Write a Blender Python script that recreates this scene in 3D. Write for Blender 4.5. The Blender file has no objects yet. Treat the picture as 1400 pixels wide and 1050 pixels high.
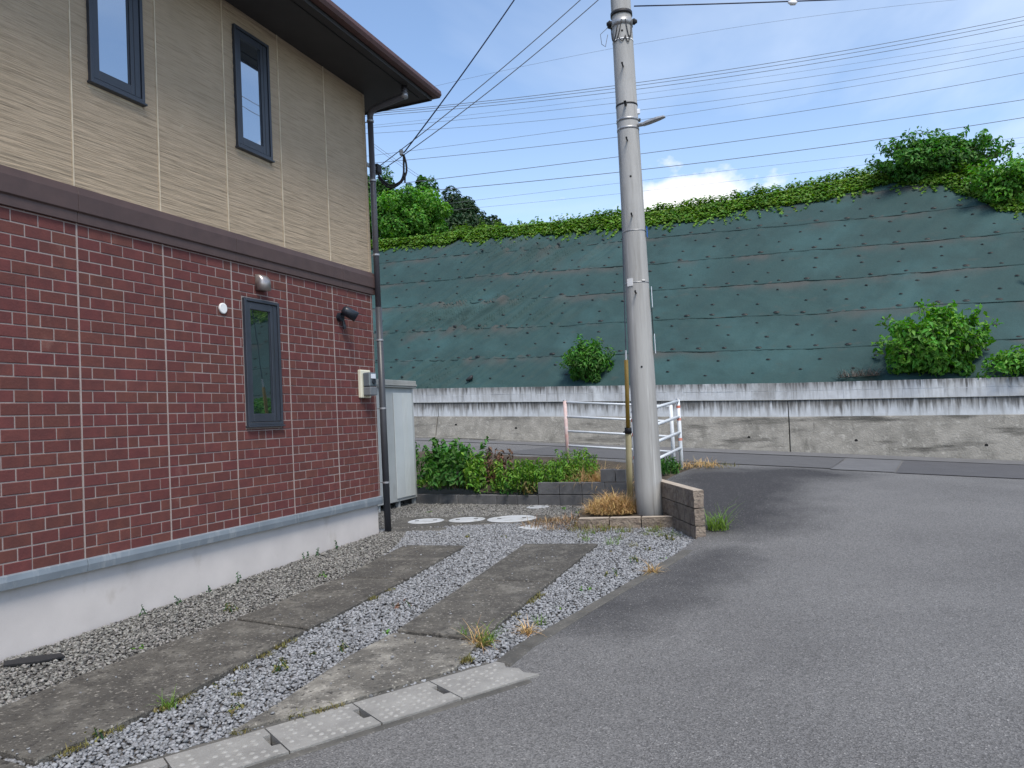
import bpy, bmesh, math, random
import numpy as np
from mathutils import Vector, Matrix, noise
from mathutils.geometry import delaunay_2d_cdt

random.seed(7)
RNG = np.random.default_rng(11)
scene = bpy.context.scene
COL = scene.collection

# ------------------------------------------------------------------ camera
TH, RO = 0.0441, 0.0508
F = Vector((0, math.cos(TH), math.sin(TH)))
R0 = Vector((1, 0, 0)); U0 = Vector((0, -math.sin(TH), math.cos(TH)))
R = R0 * math.cos(RO) - U0 * math.sin(RO)
U = R0 * math.sin(RO) + U0 * math.cos(RO)
cd = bpy.data.cameras.new('camera')
cd.sensor_width = 36; cd.lens = 1076.4 / 1400 * 36; cd.clip_end = 3000; cd.clip_start = .05
cam = bpy.data.objects.new('camera', cd); COL.objects.link(cam)
M = Matrix((R, U, -F)).transposed().to_4x4(); M.translation = (0, 0, 1.39)
cam.matrix_world = M
scene.camera = cam

# ------------------------------------------------------------------ world, sun, exposure
SUN_EL, SUN_AZ = 58, 160          # degrees; azimuth clockwise from +Y
world = bpy.data.worlds.new('World'); scene.world = world; world.use_nodes = True
wt = world.node_tree; wn = wt.nodes; wl = wt.links
wn.clear()
wo = wn.new('ShaderNodeOutputWorld'); wb = wn.new('ShaderNodeBackground')
wb.inputs['Strength'].default_value = 0.115
sky = wn.new('ShaderNodeTexSky'); sky.sky_type = 'NISHITA'; sky.sun_disc = False
sky.sun_elevation = math.radians(SUN_EL); sky.sun_rotation = math.radians(SUN_AZ)
sky.altitude = 50; sky.air_density = 1.0; sky.dust_density = .6; sky.ozone_density = 1.6
tc = wn.new('ShaderNodeTexCoord'); sp = wn.new('ShaderNodeSeparateXYZ')
wl.new(tc.outputs['Generated'], sp.inputs[0])
def wmath(op, a, b=None, clamp=False):
    m = wn.new('ShaderNodeMath'); m.operation = op; m.use_clamp = clamp
    for i, v in enumerate((a, b)):
        if v is None: continue
        if isinstance(v, (int, float)): m.inputs[i].default_value = v
        else: wl.new(v, m.inputs[i])
    return m.outputs[0]
def wramp(v, pts):
    r = wn.new('ShaderNodeValToRGB'); wl.new(v, r.inputs[0])
    e = r.color_ramp.elements
    e[0].position, e[0].color = pts[0][0], (pts[0][1],) * 3 + (1,)
    e[1].position, e[1].color = pts[-1][0], (pts[-1][1],) * 3 + (1,)
    for p, c in pts[1:-1]:
        k = e.new(p); k.color = (c, c, c, 1)
    return r.outputs[0]
zc = wmath('MAXIMUM', sp.outputs['Z'], 0.0)
den = wmath('ADD', zc, 0.12)
cx = wmath('DIVIDE', sp.outputs['X'], den); cy = wmath('DIVIDE', sp.outputs['Y'], den)
cmb = wn.new('ShaderNodeCombineXYZ'); wl.new(cx, cmb.inputs[0]); wl.new(cy, cmb.inputs[1])
n1 = wn.new('ShaderNodeTexNoise'); n1.inputs['Scale'].default_value = .55; n1.inputs['Detail'].default_value = 7
n1.inputs['Roughness'].default_value = .55; n1.inputs['Distortion'].default_value = .6
mp = wn.new('ShaderNodeMapping'); mp.inputs['Location'].default_value = (1.9, 5.3, 0); mp.inputs['Rotation'].default_value = (0, 0, .5)
mp.inputs['Scale'].default_value = (1.0, .55, 1)
wl.new(cmb.outputs[0], mp.inputs[0]); wl.new(mp.outputs[0], n1.inputs['Vector'])
thin = wramp(n1.outputs[0], [(.48, 0), (.64, .42), (.80, .75)])
# azimuth, elevation, angular half-sizes of the cumulus heads round the horizon
CUMULI = [(12.6, 14.6, .115, .042), (62, 15, .2, .06), (118, 18, .22, .07), (-170, 14, .25, .06), (-110, 17, .2, .07), (-52, 15, .2, .06)]
# cumulus heads low over the hill, all the way round the horizon
n2 = wn.new('ShaderNodeTexNoise'); n2.inputs['Scale'].default_value = 13; n2.inputs['Detail'].default_value = 8; n2.inputs['Roughness'].default_value = .5
mp2 = wn.new('ShaderNodeMapping'); mp2.inputs['Location'].default_value = (.36, .1, .22); mp2.inputs['Scale'].default_value = (1, 1, 1.5)
wl.new(tc.outputs['Generated'], mp2.inputs[0]); wl.new(mp2.outputs[0], n2.inputs['Vector'])
mask = None
for (ax, ez, rx_, rz_) in CUMULI:
    dvec = Vector((math.sin(math.radians(ax)) * math.cos(math.radians(ez)), math.cos(math.radians(ax)) * math.cos(math.radians(ez)), math.sin(math.radians(ez))))
    sb_ = wn.new('ShaderNodeVectorMath'); sb_.operation = 'SUBTRACT'; wl.new(tc.outputs['Generated'], sb_.inputs[0]); sb_.inputs[1].default_value = dvec
    sc_ = wn.new('ShaderNodeVectorMath'); sc_.operation = 'MULTIPLY'; wl.new(sb_.outputs[0], sc_.inputs[0]); sc_.inputs[1].default_value = (1 / rx_, 1 / rx_, 1 / rz_)
    ln = wn.new('ShaderNodeVectorMath'); ln.operation = 'LENGTH'; wl.new(sc_.outputs[0], ln.inputs[0])
    k_ = wmath('SUBTRACT', 1.0, ln.outputs['Value'])
    mask = k_ if mask is None else wmath('MAXIMUM', mask, k_)
nzm = wmath('MULTIPLY', wmath('SUBTRACT', n2.outputs[0], .5), 3.2)
cum = wramp(wmath('ADD', nzm, wmath('MAXIMUM', mask, -1.2)), [(-.05, 0), (.18, .45), (.45, .92), (.7, 1)])
mx = wn.new('ShaderNodeMixRGB'); wl.new(thin, mx.inputs[0]); wl.new(sky.outputs[0], mx.inputs[1])
mx.inputs[2].default_value = (4.0, 4.5, 5.2, 1)
hz = wramp(sp.outputs['Z'], [(0, .60), (.13, .46), (.25, .14), (.42, 0)])
hzn = wramp(n1.outputs[0], [(.30, .35), (.60, 1)])
hz = wmath('MULTIPLY', hz, hzn)
mh = wn.new('ShaderNodeMixRGB'); wl.new(hz, mh.inputs[0]); wl.new(mx.outputs[0], mh.inputs[1]); mh.inputs[2].default_value = (4.1, 4.45, 4.9, 1)
mx2 = wn.new('ShaderNodeMixRGB'); wl.new(cum, mx2.inputs[0]); wl.new(mh.outputs[0], mx2.inputs[1])
mx2.inputs[2].default_value = (5.0, 5.0, 5.1, 1)
wl.new(mx2.outputs[0], wb.inputs['Color']); wl.new(wb.outputs[0], wo.inputs['Surface'])

sd = bpy.data.lights.new('sun', 'SUN'); sd.energy = 2.0; sd.angle = math.radians(22); sd.color = (1, .93, .83)
sun = bpy.data.objects.new('sun', sd); COL.objects.link(sun)
az, el = math.radians(SUN_AZ), math.radians(SUN_EL)
sdir = Vector((math.sin(az) * math.cos(el), math.cos(az) * math.cos(el), math.sin(el)))
sun.rotation_euler = sdir.to_track_quat('Z', 'Y').to_euler()
sun.location = (-10, 5, 30)
vs = scene.view_settings
vs.view_transform = 'Standard'; vs.look = 'None'; vs.gamma = 1; vs.exposure = 1.08; vs.use_curve_mapping = False

# ------------------------------------------------------------------ materials
def mat(name, col, rough=.8, col2=None, nscale=4, nlo=.35, nhi=.65, stretch=(1, 1, 1), bump=0, bscale=60, bstretch=(1, 1, 1),
        spec=.4, metallic=0, obj_rand=0, isl_rand=0, layers=(), transl=0, coord='Object', bdist=.01, attr=None, hue=0):
    m = bpy.data.materials.new(name); m.use_nodes = True
    t = m.node_tree; N = t.nodes; L = t.links
    b = N['Principled BSDF']; out = N['Material Output']
    b.inputs['Roughness'].default_value = rough; b.inputs['Metallic'].default_value = metallic
    b.inputs['Specular IOR Level'].default_value = spec
    tcn = N.new('ShaderNodeTexCoord')
    def nz(scale, st, detail=6, r=.6, w=None):
        mpn = N.new('ShaderNodeMapping'); mpn.inputs['Scale'].default_value = st
        if coord == 'World':
            gp_ = N.new('ShaderNodeNewGeometry'); L.new(gp_.outputs['Position'], mpn.inputs[0])
        else: L.new(tcn.outputs[coord], mpn.inputs[0])
        n = N.new('ShaderNodeTexNoise'); n.inputs['Scale'].default_value = scale; n.inputs['Detail'].default_value = detail
        n.inputs['Roughness'].default_value = r
        L.new(mpn.outputs[0], n.inputs['Vector'])
        return n.outputs[0]
    def ramp(v, lo, hi):
        mr = N.new('ShaderNodeMapRange'); mr.inputs[1].default_value = lo; mr.inputs[2].default_value = hi
        L.new(v, mr.inputs[0]); return mr.outputs[0]
    cur = N.new('ShaderNodeRGB'); cur.outputs[0].default_value = (*col, 1); cur = cur.outputs[0]
    def mix(fac, a, c):
        x = N.new('ShaderNodeMixRGB')
        if isinstance(fac, float): x.inputs[0].default_value = fac
        else: L.new(fac, x.inputs[0])
        L.new(a, x.inputs[1])
        if isinstance(c, tuple): x.inputs[2].default_value = (*c, 1)
        else: L.new(c, x.inputs[2])
        return x.outputs[0]
    if col2 is not None:
        cur = mix(ramp(nz(nscale, stretch), nlo, nhi), cur, col2)
    for (c, sc, st, lo, hi, *dr_) in layers:
        f_ = nz(sc, st)
        if dr_:
            an_ = N.new('ShaderNodeAttribute'); an_.attribute_name = 'drip'
            ma_ = N.new('ShaderNodeMath'); ma_.operation = 'MULTIPLY_ADD'; L.new(an_.outputs['Fac'], ma_.inputs[0]); ma_.inputs[1].default_value = dr_[0]; L.new(f_, ma_.inputs[2]); f_ = ma_.outputs[0]
        cur = mix(ramp(f_, lo, hi), cur, c)
    if attr:
        an = N.new('ShaderNodeAttribute'); an.attribute_name = attr[0]
        cur = mix(an.outputs['Fac'], cur, attr[1])
    if obj_rand or isl_rand:
        src = None
        if obj_rand:
            oi = N.new('ShaderNodeObjectInfo'); src = oi.outputs['Random']; amt = obj_rand
        if isl_rand:
            ge = N.new('ShaderNodeNewGeometry')
            if src is None: src = ge.outputs['Random Per Island']
            else:
                ad = N.new('ShaderNodeMath'); ad.operation = 'ADD'; L.new(src, ad.inputs[0]); L.new(ge.outputs['Random Per Island'], ad.inputs[1])
                fr = N.new('ShaderNodeMath'); fr.operation = 'FRACT'; L.new(ad.outputs[0], fr.inputs[0]); src = fr.outputs[0]
            amt = isl_rand
        hs = N.new('ShaderNodeHueSaturation'); L.new(cur, hs.inputs['Color'])
        mr = N.new('ShaderNodeMapRange'); mr.inputs[3].default_value = 1 - amt; mr.inputs[4].default_value = 1 + amt
        L.new(src, mr.inputs[0]); L.new(mr.outputs[0], hs.inputs['Value'])
        if hue:
            m7 = N.new('ShaderNodeMath'); m7.operation = 'MULTIPLY'; L.new(src, m7.inputs[0]); m7.inputs[1].default_value = 7.31
            f7 = N.new('ShaderNodeMath'); f7.operation = 'FRACT'; L.new(m7.outputs[0], f7.inputs[0])
            mr2 = N.new('ShaderNodeMapRange'); mr2.inputs[3].default_value = .5 - hue; mr2.inputs[4].default_value = .5 + hue
            L.new(f7.outputs[0], mr2.inputs[0]); L.new(mr2.outputs[0], hs.inputs['Hue'])
        cur = hs.outputs[0]
    L.new(cur, b.inputs['Base Color'])
    if bump:
        bn = N.new('ShaderNodeBump'); bn.inputs['Strength'].default_value = bump; bn.inputs['Distance'].default_value = bdist
        L.new(nz(bscale, bstretch, 5), bn.inputs['Height']); L.new(bn.outputs[0], b.inputs['Normal'])
    if transl:
        tr = N.new('ShaderNodeBsdfTranslucent'); ms = N.new('ShaderNodeMixShader'); ms.inputs[0].default_value = transl
        gm = N.new('ShaderNodeHueSaturation'); gm.inputs['Value'].default_value = 1.5; gm.inputs['Saturation'].default_value = 1.15
        L.new(cur, gm.inputs['Color']); L.new(gm.outputs[0], tr.inputs['Color'])
        L.new(b.outputs[0], ms.inputs[1]); L.new(tr.outputs[0], ms.inputs[2]); L.new(ms.outputs[0], out.inputs['Surface'])
    return m

MT = {}
MT['brick'] = mat('brick_face', (.128, .040, .034), .85, (.098, .032, .029), 9, obj_rand=.09, isl_rand=.09, bump=.5, bscale=55, hue=.008, bdist=.006, coord='World',
                  layers=[((.20, .10, .085), 3.5, (1, 1, 1), .64, .85)])
MT['brick_m'] = mat('brick_face_joined', (.128, .040, .034), .85, (.098, .032, .029), 9, isl_rand=.09, bump=.5, bscale=55, hue=.008, bdist=.006)
MT['mortar'] = mat('mortar', (.30, .25, .235), .9, (.25, .21, .20), 7, bump=.3, bscale=90)
MT['caulk'] = mat('caulk', (.36, .30, .285), .7, (.30, .25, .235), 6)
MT['caulk2'] = mat('beige_caulk', (.66, .57, .43), .7, (.50, .42, .31), 6)
MT['siding'] = mat('beige_siding', (.425, .335, .238), .85, (.38, .30, .21), 2.2, bump=.9, bscale=20, bstretch=(.15, 1, 4.2), bdist=.012,
                   layers=[((.31, .245, .17), 26, (.13, 1, 3.4), .50, .62), ((.47, .40, .30), 7, (1, 1, 1), .68, .78)])
MT['belt'] = mat('brown_belt', (.080, .050, .045), .55, (.064, .040, .037), 5, bump=.1, bscale=120)
MT['fnd'] = mat('foundation_render', (.56, .525, .505), .9, (.49, .46, .445), 1.8, bump=.35, bscale=110, bdist=.004,
                layers=[((.36, .32, .28), 2.2, (1, 1, .7), .60, .80)])
MT['drip'] = mat('drip_metal', (.26, .30, .34), .42, (.21, .245, .28), 3, metallic=.35, layers=[((.34, .37, .40), 14, (1, 1, .3), .55, .7)])
MT['wframe'] = mat('window_frame', (.033, .040, .055), .38, (.026, .032, .044), 4, spec=.5)
MT['gasket'] = mat('gasket', (.012, .013, .016), .6)
MT['roof'] = mat('roof_edge_brown', (.085, .036, .032), .5, (.06, .027, .025), 4)
MT['rooft'] = mat('roof_tile', (.07, .05, .045), .7, (.05, .036, .034), 5, bump=.3)
MT['soffit'] = mat('soffit', (.042, .041, .043), .7, (.035, .034, .036), 3)
MT['pipe_u'] = mat('pipe_upper', (.085, .082, .095), .4, (.07, .068, .078), 5)
MT['pipe_l'] = mat('pipe_lower', (.05, .053, .062), .4, (.042, .045, .052), 5)
MT['clip'] = mat('pipe_clip', (.35, .35, .37), .4, metallic=.6)
MT['vent'] = mat('steel_vent', (.42, .38, .36), .35, (.33, .30, .29), 10, metallic=.75)
MT['white'] = mat('white_plastic', (.78, .78, .78), .5, (.68, .68, .68), 8)
MT['cream'] = mat('cream_board', (.66, .64, .52), .55, (.58, .56, .45), 6)
MT['lampbk'] = mat('black_lamp', (.012, .016, .024), .35, (.02, .025, .034), 8)
MT['meter'] = mat('grey_meter', (.16, .175, .19), .4, (.12, .13, .145), 6)
MT['glassm'] = mat('clear_cover', (.10, .12, .14), .08, spec=.8)
MT['shed'] = mat('shed_grey', (.40, .42, .42), .5, (.35, .37, .37), 2.5, layers=[((.30, .31, .30), 3, (1, 1, .3), .62, .8)])
MT['shedp'] = mat('shed_pale_door', (.54, .57, .57), .45, (.49, .52, .52), 2)
MT['shedr'] = mat('shed_roof', (.34, .345, .33), .5, (.28, .285, .27), 4)
MT['slab'] = mat('slab_concrete', (.092, .086, .075), .92, (.058, .054, .048), 3.4, bump=1.0, bdist=.02, bscale=45, obj_rand=.12, coord='World',
                 layers=[((.145, .137, .12), 5.0, (1, 1, 1), .50, .68), ((.27, .255, .225), 38, (1, 1, 1), .58, .68), ((.04, .037, .033), 26, (1, 1, 1), .55, .66), ((.05, .048, .045), 1.4, (1, 1, 1), .58, .75)])
MT['slab_w'] = mat('worn_slab_concrete', (.16, .15, .13), .92, (.09, .085, .076), 4.0, bump=1.0, bdist=.02, bscale=45, coord='Object',
                 layers=[((.30, .285, .25), 3.0, (1, 1, 1), .52, .66), ((.38, .36, .32), 36, (1, 1, 1), .58, .68), ((.06, .056, .05), 24, (1, 1, 1), .56, .66)])
MT['gutter'] = mat('gutter_concrete', (.27, .265, .25), .9, (.20, .195, .185), 5, coord='World', bump=.6, bscale=90, obj_rand=.1, layers=[((.36, .355, .33), 30, (1, 1, 1), .6, .72), ((.13, .125, .115), 3, (1, 1, 1), .6, .8)])
MT['stud'] = mat('gutter_stud', (.30, .295, .28), .85, (.235, .23, .215), 25)
MT['kerb'] = mat('old_kerb', (.105, .10, .09), .92, (.062, .06, .055), 4, coord='World', bump=.6, bscale=60, layers=[((.20, .19, .17), 40, (1, 1, 1), .6, .72)])
MT['dark'] = mat('dark_void', (.01, .01, .01), .9)
MT['bed'] = mat('gravel_bed', (.085, .08, .075), .95, (.055, .05, .046), 14, bump=.8, bscale=50)
MT['soil'] = mat('soil', (.075, .06, .042), .95, (.045, .036, .026), 5, bump=.8, bscale=25)
MT['grey_b'] = mat('grey_block', (.135, .135, .138), .93, (.095, .095, .10), 6, coord='World', bump=.6, bscale=80, obj_rand=.14, layers=[((.19, .19, .19), 4, (1, 1, 1), .56, .75), ((.06, .062, .06), 3, (1, 1, .4), .60, .8)])
MT['brown_b'] = mat('brown_split_block', (.27, .225, .18), .95, (.17, .135, .11), 12, coord='World', bump=1, bscale=28, bdist=.03, obj_rand=.12, layers=[((.30, .26, .215), 30, (1, 1, 1), .58, .72), ((.06, .05, .045), 5, (1, 1, .35), .56, .72)])
MT['cap'] = mat('pale_block_top', (.40, .345, .28), .92, (.32, .27, .22), 10, bump=.6, bscale=60)  # paler brown than the block sides, for the thin top layer
MT['pole'] = mat('pole_concrete', (.36, .36, .35), .85, (.285, .283, .275), 5, stretch=(1, 1, .12), bump=.3, bscale=60, bstretch=(1, 1, .1),
                 layers=[((.42, .42, .415), 1.2, (1, 1, .35), .5, .7), ((.22, .215, .205), 9, (1.2, 1.2, .05), .52, .72), ((.17, .155, .135), 5, (1.5, 1.5, .12), .64, .76), ((.50, .50, .49), 16, (1, 1, .03), .62, .75)])
MT['steel'] = mat('galv_steel', (.38, .385, .39), .45, (.28, .285, .29), 20, metallic=.6)
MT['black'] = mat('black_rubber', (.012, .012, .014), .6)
MT['blue'] = mat('blue_plate', (.012, .075, .42), .4, (.03, .13, .5), 30)
MT['plate'] = mat('pale_plate', (.62, .66, .72), .45)
MT['yellow'] = mat('yellow_guard', (.36, .225, .035), .5, (.28, .17, .03), 7, stretch=(1, 1, .3), layers=[((.11, .06, .03), 14, (1, 1, .4), .62, .72)])
MT['cguard'] = mat('cream_guard', (.42, .36, .20), .55, (.34, .28, .14), 7, stretch=(1, 1, .3), layers=[((.12, .07, .035), 11, (1, 1, .5), .64, .72)])
MT['rail'] = mat('white_rail', (.62, .66, .70), .45, (.54, .57, .60), 5, layers=[((.30, .20, .15), 12, (1, 1, 1), .70, .80)])
MT['redpost'] = mat('red_faded', (.52, .30, .27), .6, (.58, .50, .49), 6)
MT['redband'] = mat('red_band', (.55, .10, .05), .5, (.60, .30, .25), 14)
MT['cb'] = mat('pale_block', (.50, .52, .54), .92, (.42, .435, .45), 3.5, coord='World', bump=.4, bscale=60, obj_rand=.07,
               layers=[((.22, .22, .215), 12, (1, 1, .07), .52, .80, .26), ((.085, .085, .083), 18, (1, 1, .06), .66, .86, .28), ((.26, .26, .255), 1.6, (1, 1, .4), .56, .74), ((.56, .585, .60), 2.5, (1, 1, .5), .58, .75)])
MT['cmid'] = mat('pale_concrete', (.50, .525, .55), .92, (.42, .44, .455), 2.8, bump=.4, bscale=40,
               layers=[((.21, .21, .205), 10, (1, 1, .08), .54, .80, .32), ((.07, .07, .067), 16, (1, 1, .08), .67, .88, .34), ((.075, .075, .072), 2.0, (.6, 1, .6), .72, .92, .28)])
MT['clow'] = mat('weathered_concrete', (.27, .258, .23), .94, (.17, .163, .145), 2.5, bump=.7, bscale=26, bdist=.03,
               layers=[((.33, .32, .29), 9, (1, 1, 1), .55, .72), ((.075, .072, .064), 1.5, (.35, 1, 2.4), .54, .66), ((.42, .41, .38), 26, (1, 1, 1), .66, .74), ((.12, .115, .10), 5, (1, 1, .15), .60, .74)])
MT['sheet'] = mat('green_sheet', (.017, .049, .048), .8, (.014, .041, .041), 1.3, bump=.5, bscale=14, bdist=.02, attr=('dirt', (.050, .052, .048)),
               layers=[((.024, .066, .067), .55, (1, 1, 1), .48, .68), ((.036, .050, .045), 3.0, (.5, 1, 1), .62, .80)], obj_rand=.07)
MT['sheetedge'] = mat('sheet_edge', (.020, .052, .052), .8, (.16, .175, .165), 1.4, nlo=.52, nhi=.70)
MT['pin'] = mat('pin_black', (.006, .009, .009), .6)
MT['wire'] = mat('wire_dark', (.10, .11, .135), .6)
MT['wire_b'] = mat('wire_blue_black', (.010, .018, .05), .5)
MT['wire_g'] = mat('wire_grey', (.09, .10, .12), .6)
MT['trunk'] = mat('bark', (.085, .062, .045), .95, (.045, .034, .026), 9, stretch=(1, 1, .2), bump=1, bscale=25)
def leafmat(name, c, c2, v=.35, hue=.02, tr=.32, sc=1.2):
    return mat(name, c, .55, c2, sc, isl_rand=v, hue=hue, transl=tr, spec=.3)
MT['leaf_shrub'] = leafmat('leaf_shrub', (.105, .270, .032), (.070, .195, .025))
MT['leaf_mid'] = leafmat('leaf_mid', (.070, .195, .030), (.046, .140, .024))
MT['leaf_vine'] = leafmat('leaf_vine', (.125, .245, .028), (.075, .165, .020), .4, .025)
MT['leaf_dark'] = leafmat('leaf_dark', (.022, .058, .018), (.016, .042, .015), .35, .02, .2)
MT['leaf_tree'] = leafmat('leaf_tree', (.052, .145, .026), (.034, .100, .020), .4, .02, .25)
MT['leaf_weed'] = leafmat('leaf_weed', (.165, .320, .040), (.105, .235, .028), .4, .025)
MT['leaf_deep'] = leafmat('leaf_deep', (.030, .100, .030), (.022, .070, .022), .4, .02)
MT['grass'] = leafmat('grass_blade', (.10, .20, .028), (.15, .22, .045), .4, .02)
MT['straw'] = leafmat('straw', (.50, .35, .16), (.40, .26, .11), .45, .02, .15)
MT['tan'] = leafmat('tan_dead_grass', (.27, .18, .095), (.19, .125, .07), .5, .02, .1)
MT['brownleaf'] = leafmat('brown_dead_leaf', (.16, .085, .05), (.10, .055, .035), .5, .02, .1)
MT['twig'] = leafmat('grey_twig', (.12, .095, .08), (.075, .06, .05), .5, .01, .05)
MT['mossy'] = leafmat('dull_weed', (.12, .13, .035), (.18, .14, .05), .4, .03, .2)
MT['hill'] = mat('hill_ground', (.05, .075, .02), .95, (.06, .06, .03), 1)
MT['stone_g'] = mat('crushed_stone', (.25, .257, .268), .85, (.175, .18, .19), 30, isl_rand=.42, hue=.02, bump=.3, bscale=200)
MT['stone_r'] = mat('river_gravel', (.20, .194, .18), .85, (.125, .122, .115), 30, isl_rand=.65, hue=.04, bump=.3, bscale=200)
MT['lid'] = mat('pvc_lid', (.43, .445, .46), .7, (.35, .36, .365), 5, coord='World', layers=[((.22, .215, .185), 6, (1, 1, 1), .54, .70), ((.12, .12, .10), 14, (1, 1, 1), .64, .74)])
def asphalt():
    m = bpy.data.materials.new('asphalt'); m.use_nodes = True
    t = m.node_tree; N = t.nodes; L = t.links; b = N['Principled BSDF']
    b.inputs['Roughness'].default_value = .82; b.inputs['Specular IOR Level'].default_value = .35
    tcn = N.new('ShaderNodeTexCoord')
    def noi(sc, det=4, r=.6):
        n = N.new('ShaderNodeTexNoise'); n.inputs['Scale'].default_value = sc; n.inputs['Detail'].default_value = det; n.inputs['Roughness'].default_value = r
        L.new(tcn.outputs['Object'], n.inputs['Vector']); return n.outputs[0]
    def mr(v, a, b_, c=0, d=1):
        x = N.new('ShaderNodeMapRange'); x.inputs[1].default_value = a; x.inputs[2].default_value = b_; x.inputs[3].default_value = c; x.inputs[4].default_value = d
        L.new(v, x.inputs[0]); return x.outputs[0]
    def mix(f, a, c):
        x = N.new('ShaderNodeMixRGB'); L.new(f, x.inputs[0])
        for i, v in ((1, a), (2, c)):
            if isinstance(v, tuple): x.inputs[i].default_value = (*v, 1)
            else: L.new(v, x.inputs[i])
        return x.outputs[0]
    c = mix(mr(noi(.5), .35, .65), (.112, .110, .109), (.142, .140, .138))
    an = N.new('ShaderNodeAttribute'); an.attribute_name = 'fresh'
    fz = N.new('ShaderNodeMath'); fz.operation = 'ADD'; L.new(an.outputs['Fac'], fz.inputs[0]); L.new(mr(noi(1.6, 5), .3, .7, -.16, .16), fz.inputs[1])
    c = mix(mr(fz.outputs[0], .22, .85), c, (.036, .035, .037))
    vo = N.new('ShaderNodeTexVoronoi'); vo.inputs['Scale'].default_value = 125; L.new(tcn.outputs['Object'], vo.inputs['Vector'])
    wnz = N.new('ShaderNodeTexWhiteNoise'); L.new(vo.outputs['Color'], wnz.inputs['Vector'])
    agg = mr(wnz.outputs['Value'], 0, 1, .58, 1.48)
    hs = N.new('ShaderNodeHueSaturation'); L.new(c, hs.inputs['Color']); L.new(agg, hs.inputs['Value']); c = hs.outputs[0]
    c = mix(mr(wnz.outputs['Value'], .978, .988, 0, .6), c, (.32, .31, .30))
    c = mix(mr(noi(.9, 3), .66, .74, 0, .35), c, (.06, .06, .062))
    L.new(c, b.inputs['Base Color'])
    bn = N.new('ShaderNodeBump'); bn.inputs['Strength'].default_value = .7; bn.inputs['Distance'].default_value = .008
    L.new(vo.outputs['Distance'], bn.inputs['Height']); L.new(bn.outputs[0], b.inputs['Normal'])
    return m
MT['asphalt'] = asphalt()
MT['asph_patch'] = mat('asphalt_patch', (.125, .125, .128), .85, (.105, .105, .108), 3, bump=.6, bscale=120, layers=[((.16, .16, .165), 90, (1, 1, 1), .6, .75)])
MT['asph_patch2'] = mat('asphalt_patch_dark', (.080, .079, .083), .85, (.070, .069, .073), 3, bump=.6, bscale=120, layers=[((.13, .13, .135), 90, (1, 1, 1), .6, .75)])
MT['asph_patch3'] = mat('asphalt_patch_mid', (.092, .091, .093), .85, (.08, .079, .081), 3, bump=.5, bscale=120, layers=[((.14, .14, .14), 90, (1, 1, 1), .62, .75)])
MT['asph_edge'] = mat('asphalt_edge', (.135, .134, .136), .88, (.11, .109, .11), 2, bump=.5, bscale=120, layers=[((.18, .178, .175), 60, (1, 1, 1), .6, .75)])
def glass(name, base, refl, rough=.015):
    m = bpy.data.materials.new(name); m.use_nodes = True
    t = m.node_tree; N = t.nodes; L = t.links; b = N['Principled BSDF']
    b.inputs['Base Color'].default_value = (*base, 1); b.inputs['Roughness'].default_value = .1
    g = N.new('ShaderNodeBsdfGlossy'); g.inputs['Roughness'].default_value = rough; g.inputs['Color'].default_value = (.9, .95, 1, 1)
    tcn = N.new('ShaderNodeTexCoord'); n = N.new('ShaderNodeTexNoise'); n.inputs['Scale'].default_value = 1.5; L.new(tcn.outputs['Object'], n.inputs['Vector'])
    bn = N.new('ShaderNodeBump'); bn.inputs['Strength'].default_value = .05; bn.inputs['Distance'].default_value = .02; L.new(n.outputs[0], bn.inputs['Height']); L.new(bn.outputs[0], g.inputs['Normal'])
    x = N.new('ShaderNodeMixShader'); x.inputs[0].default_value = refl
    L.new(b.outputs[0], x.inputs[1]); L.new(g.outputs[0], x.inputs[2]); L.new(x.outputs[0], N['Material Output'].inputs['Surface'])
    return m
MT['glass_u'] = glass('upper_pane', (.03, .04, .05), .52)
MT['glass_l'] = glass('lower_pane', (.006, .014, .015), .28)

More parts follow.
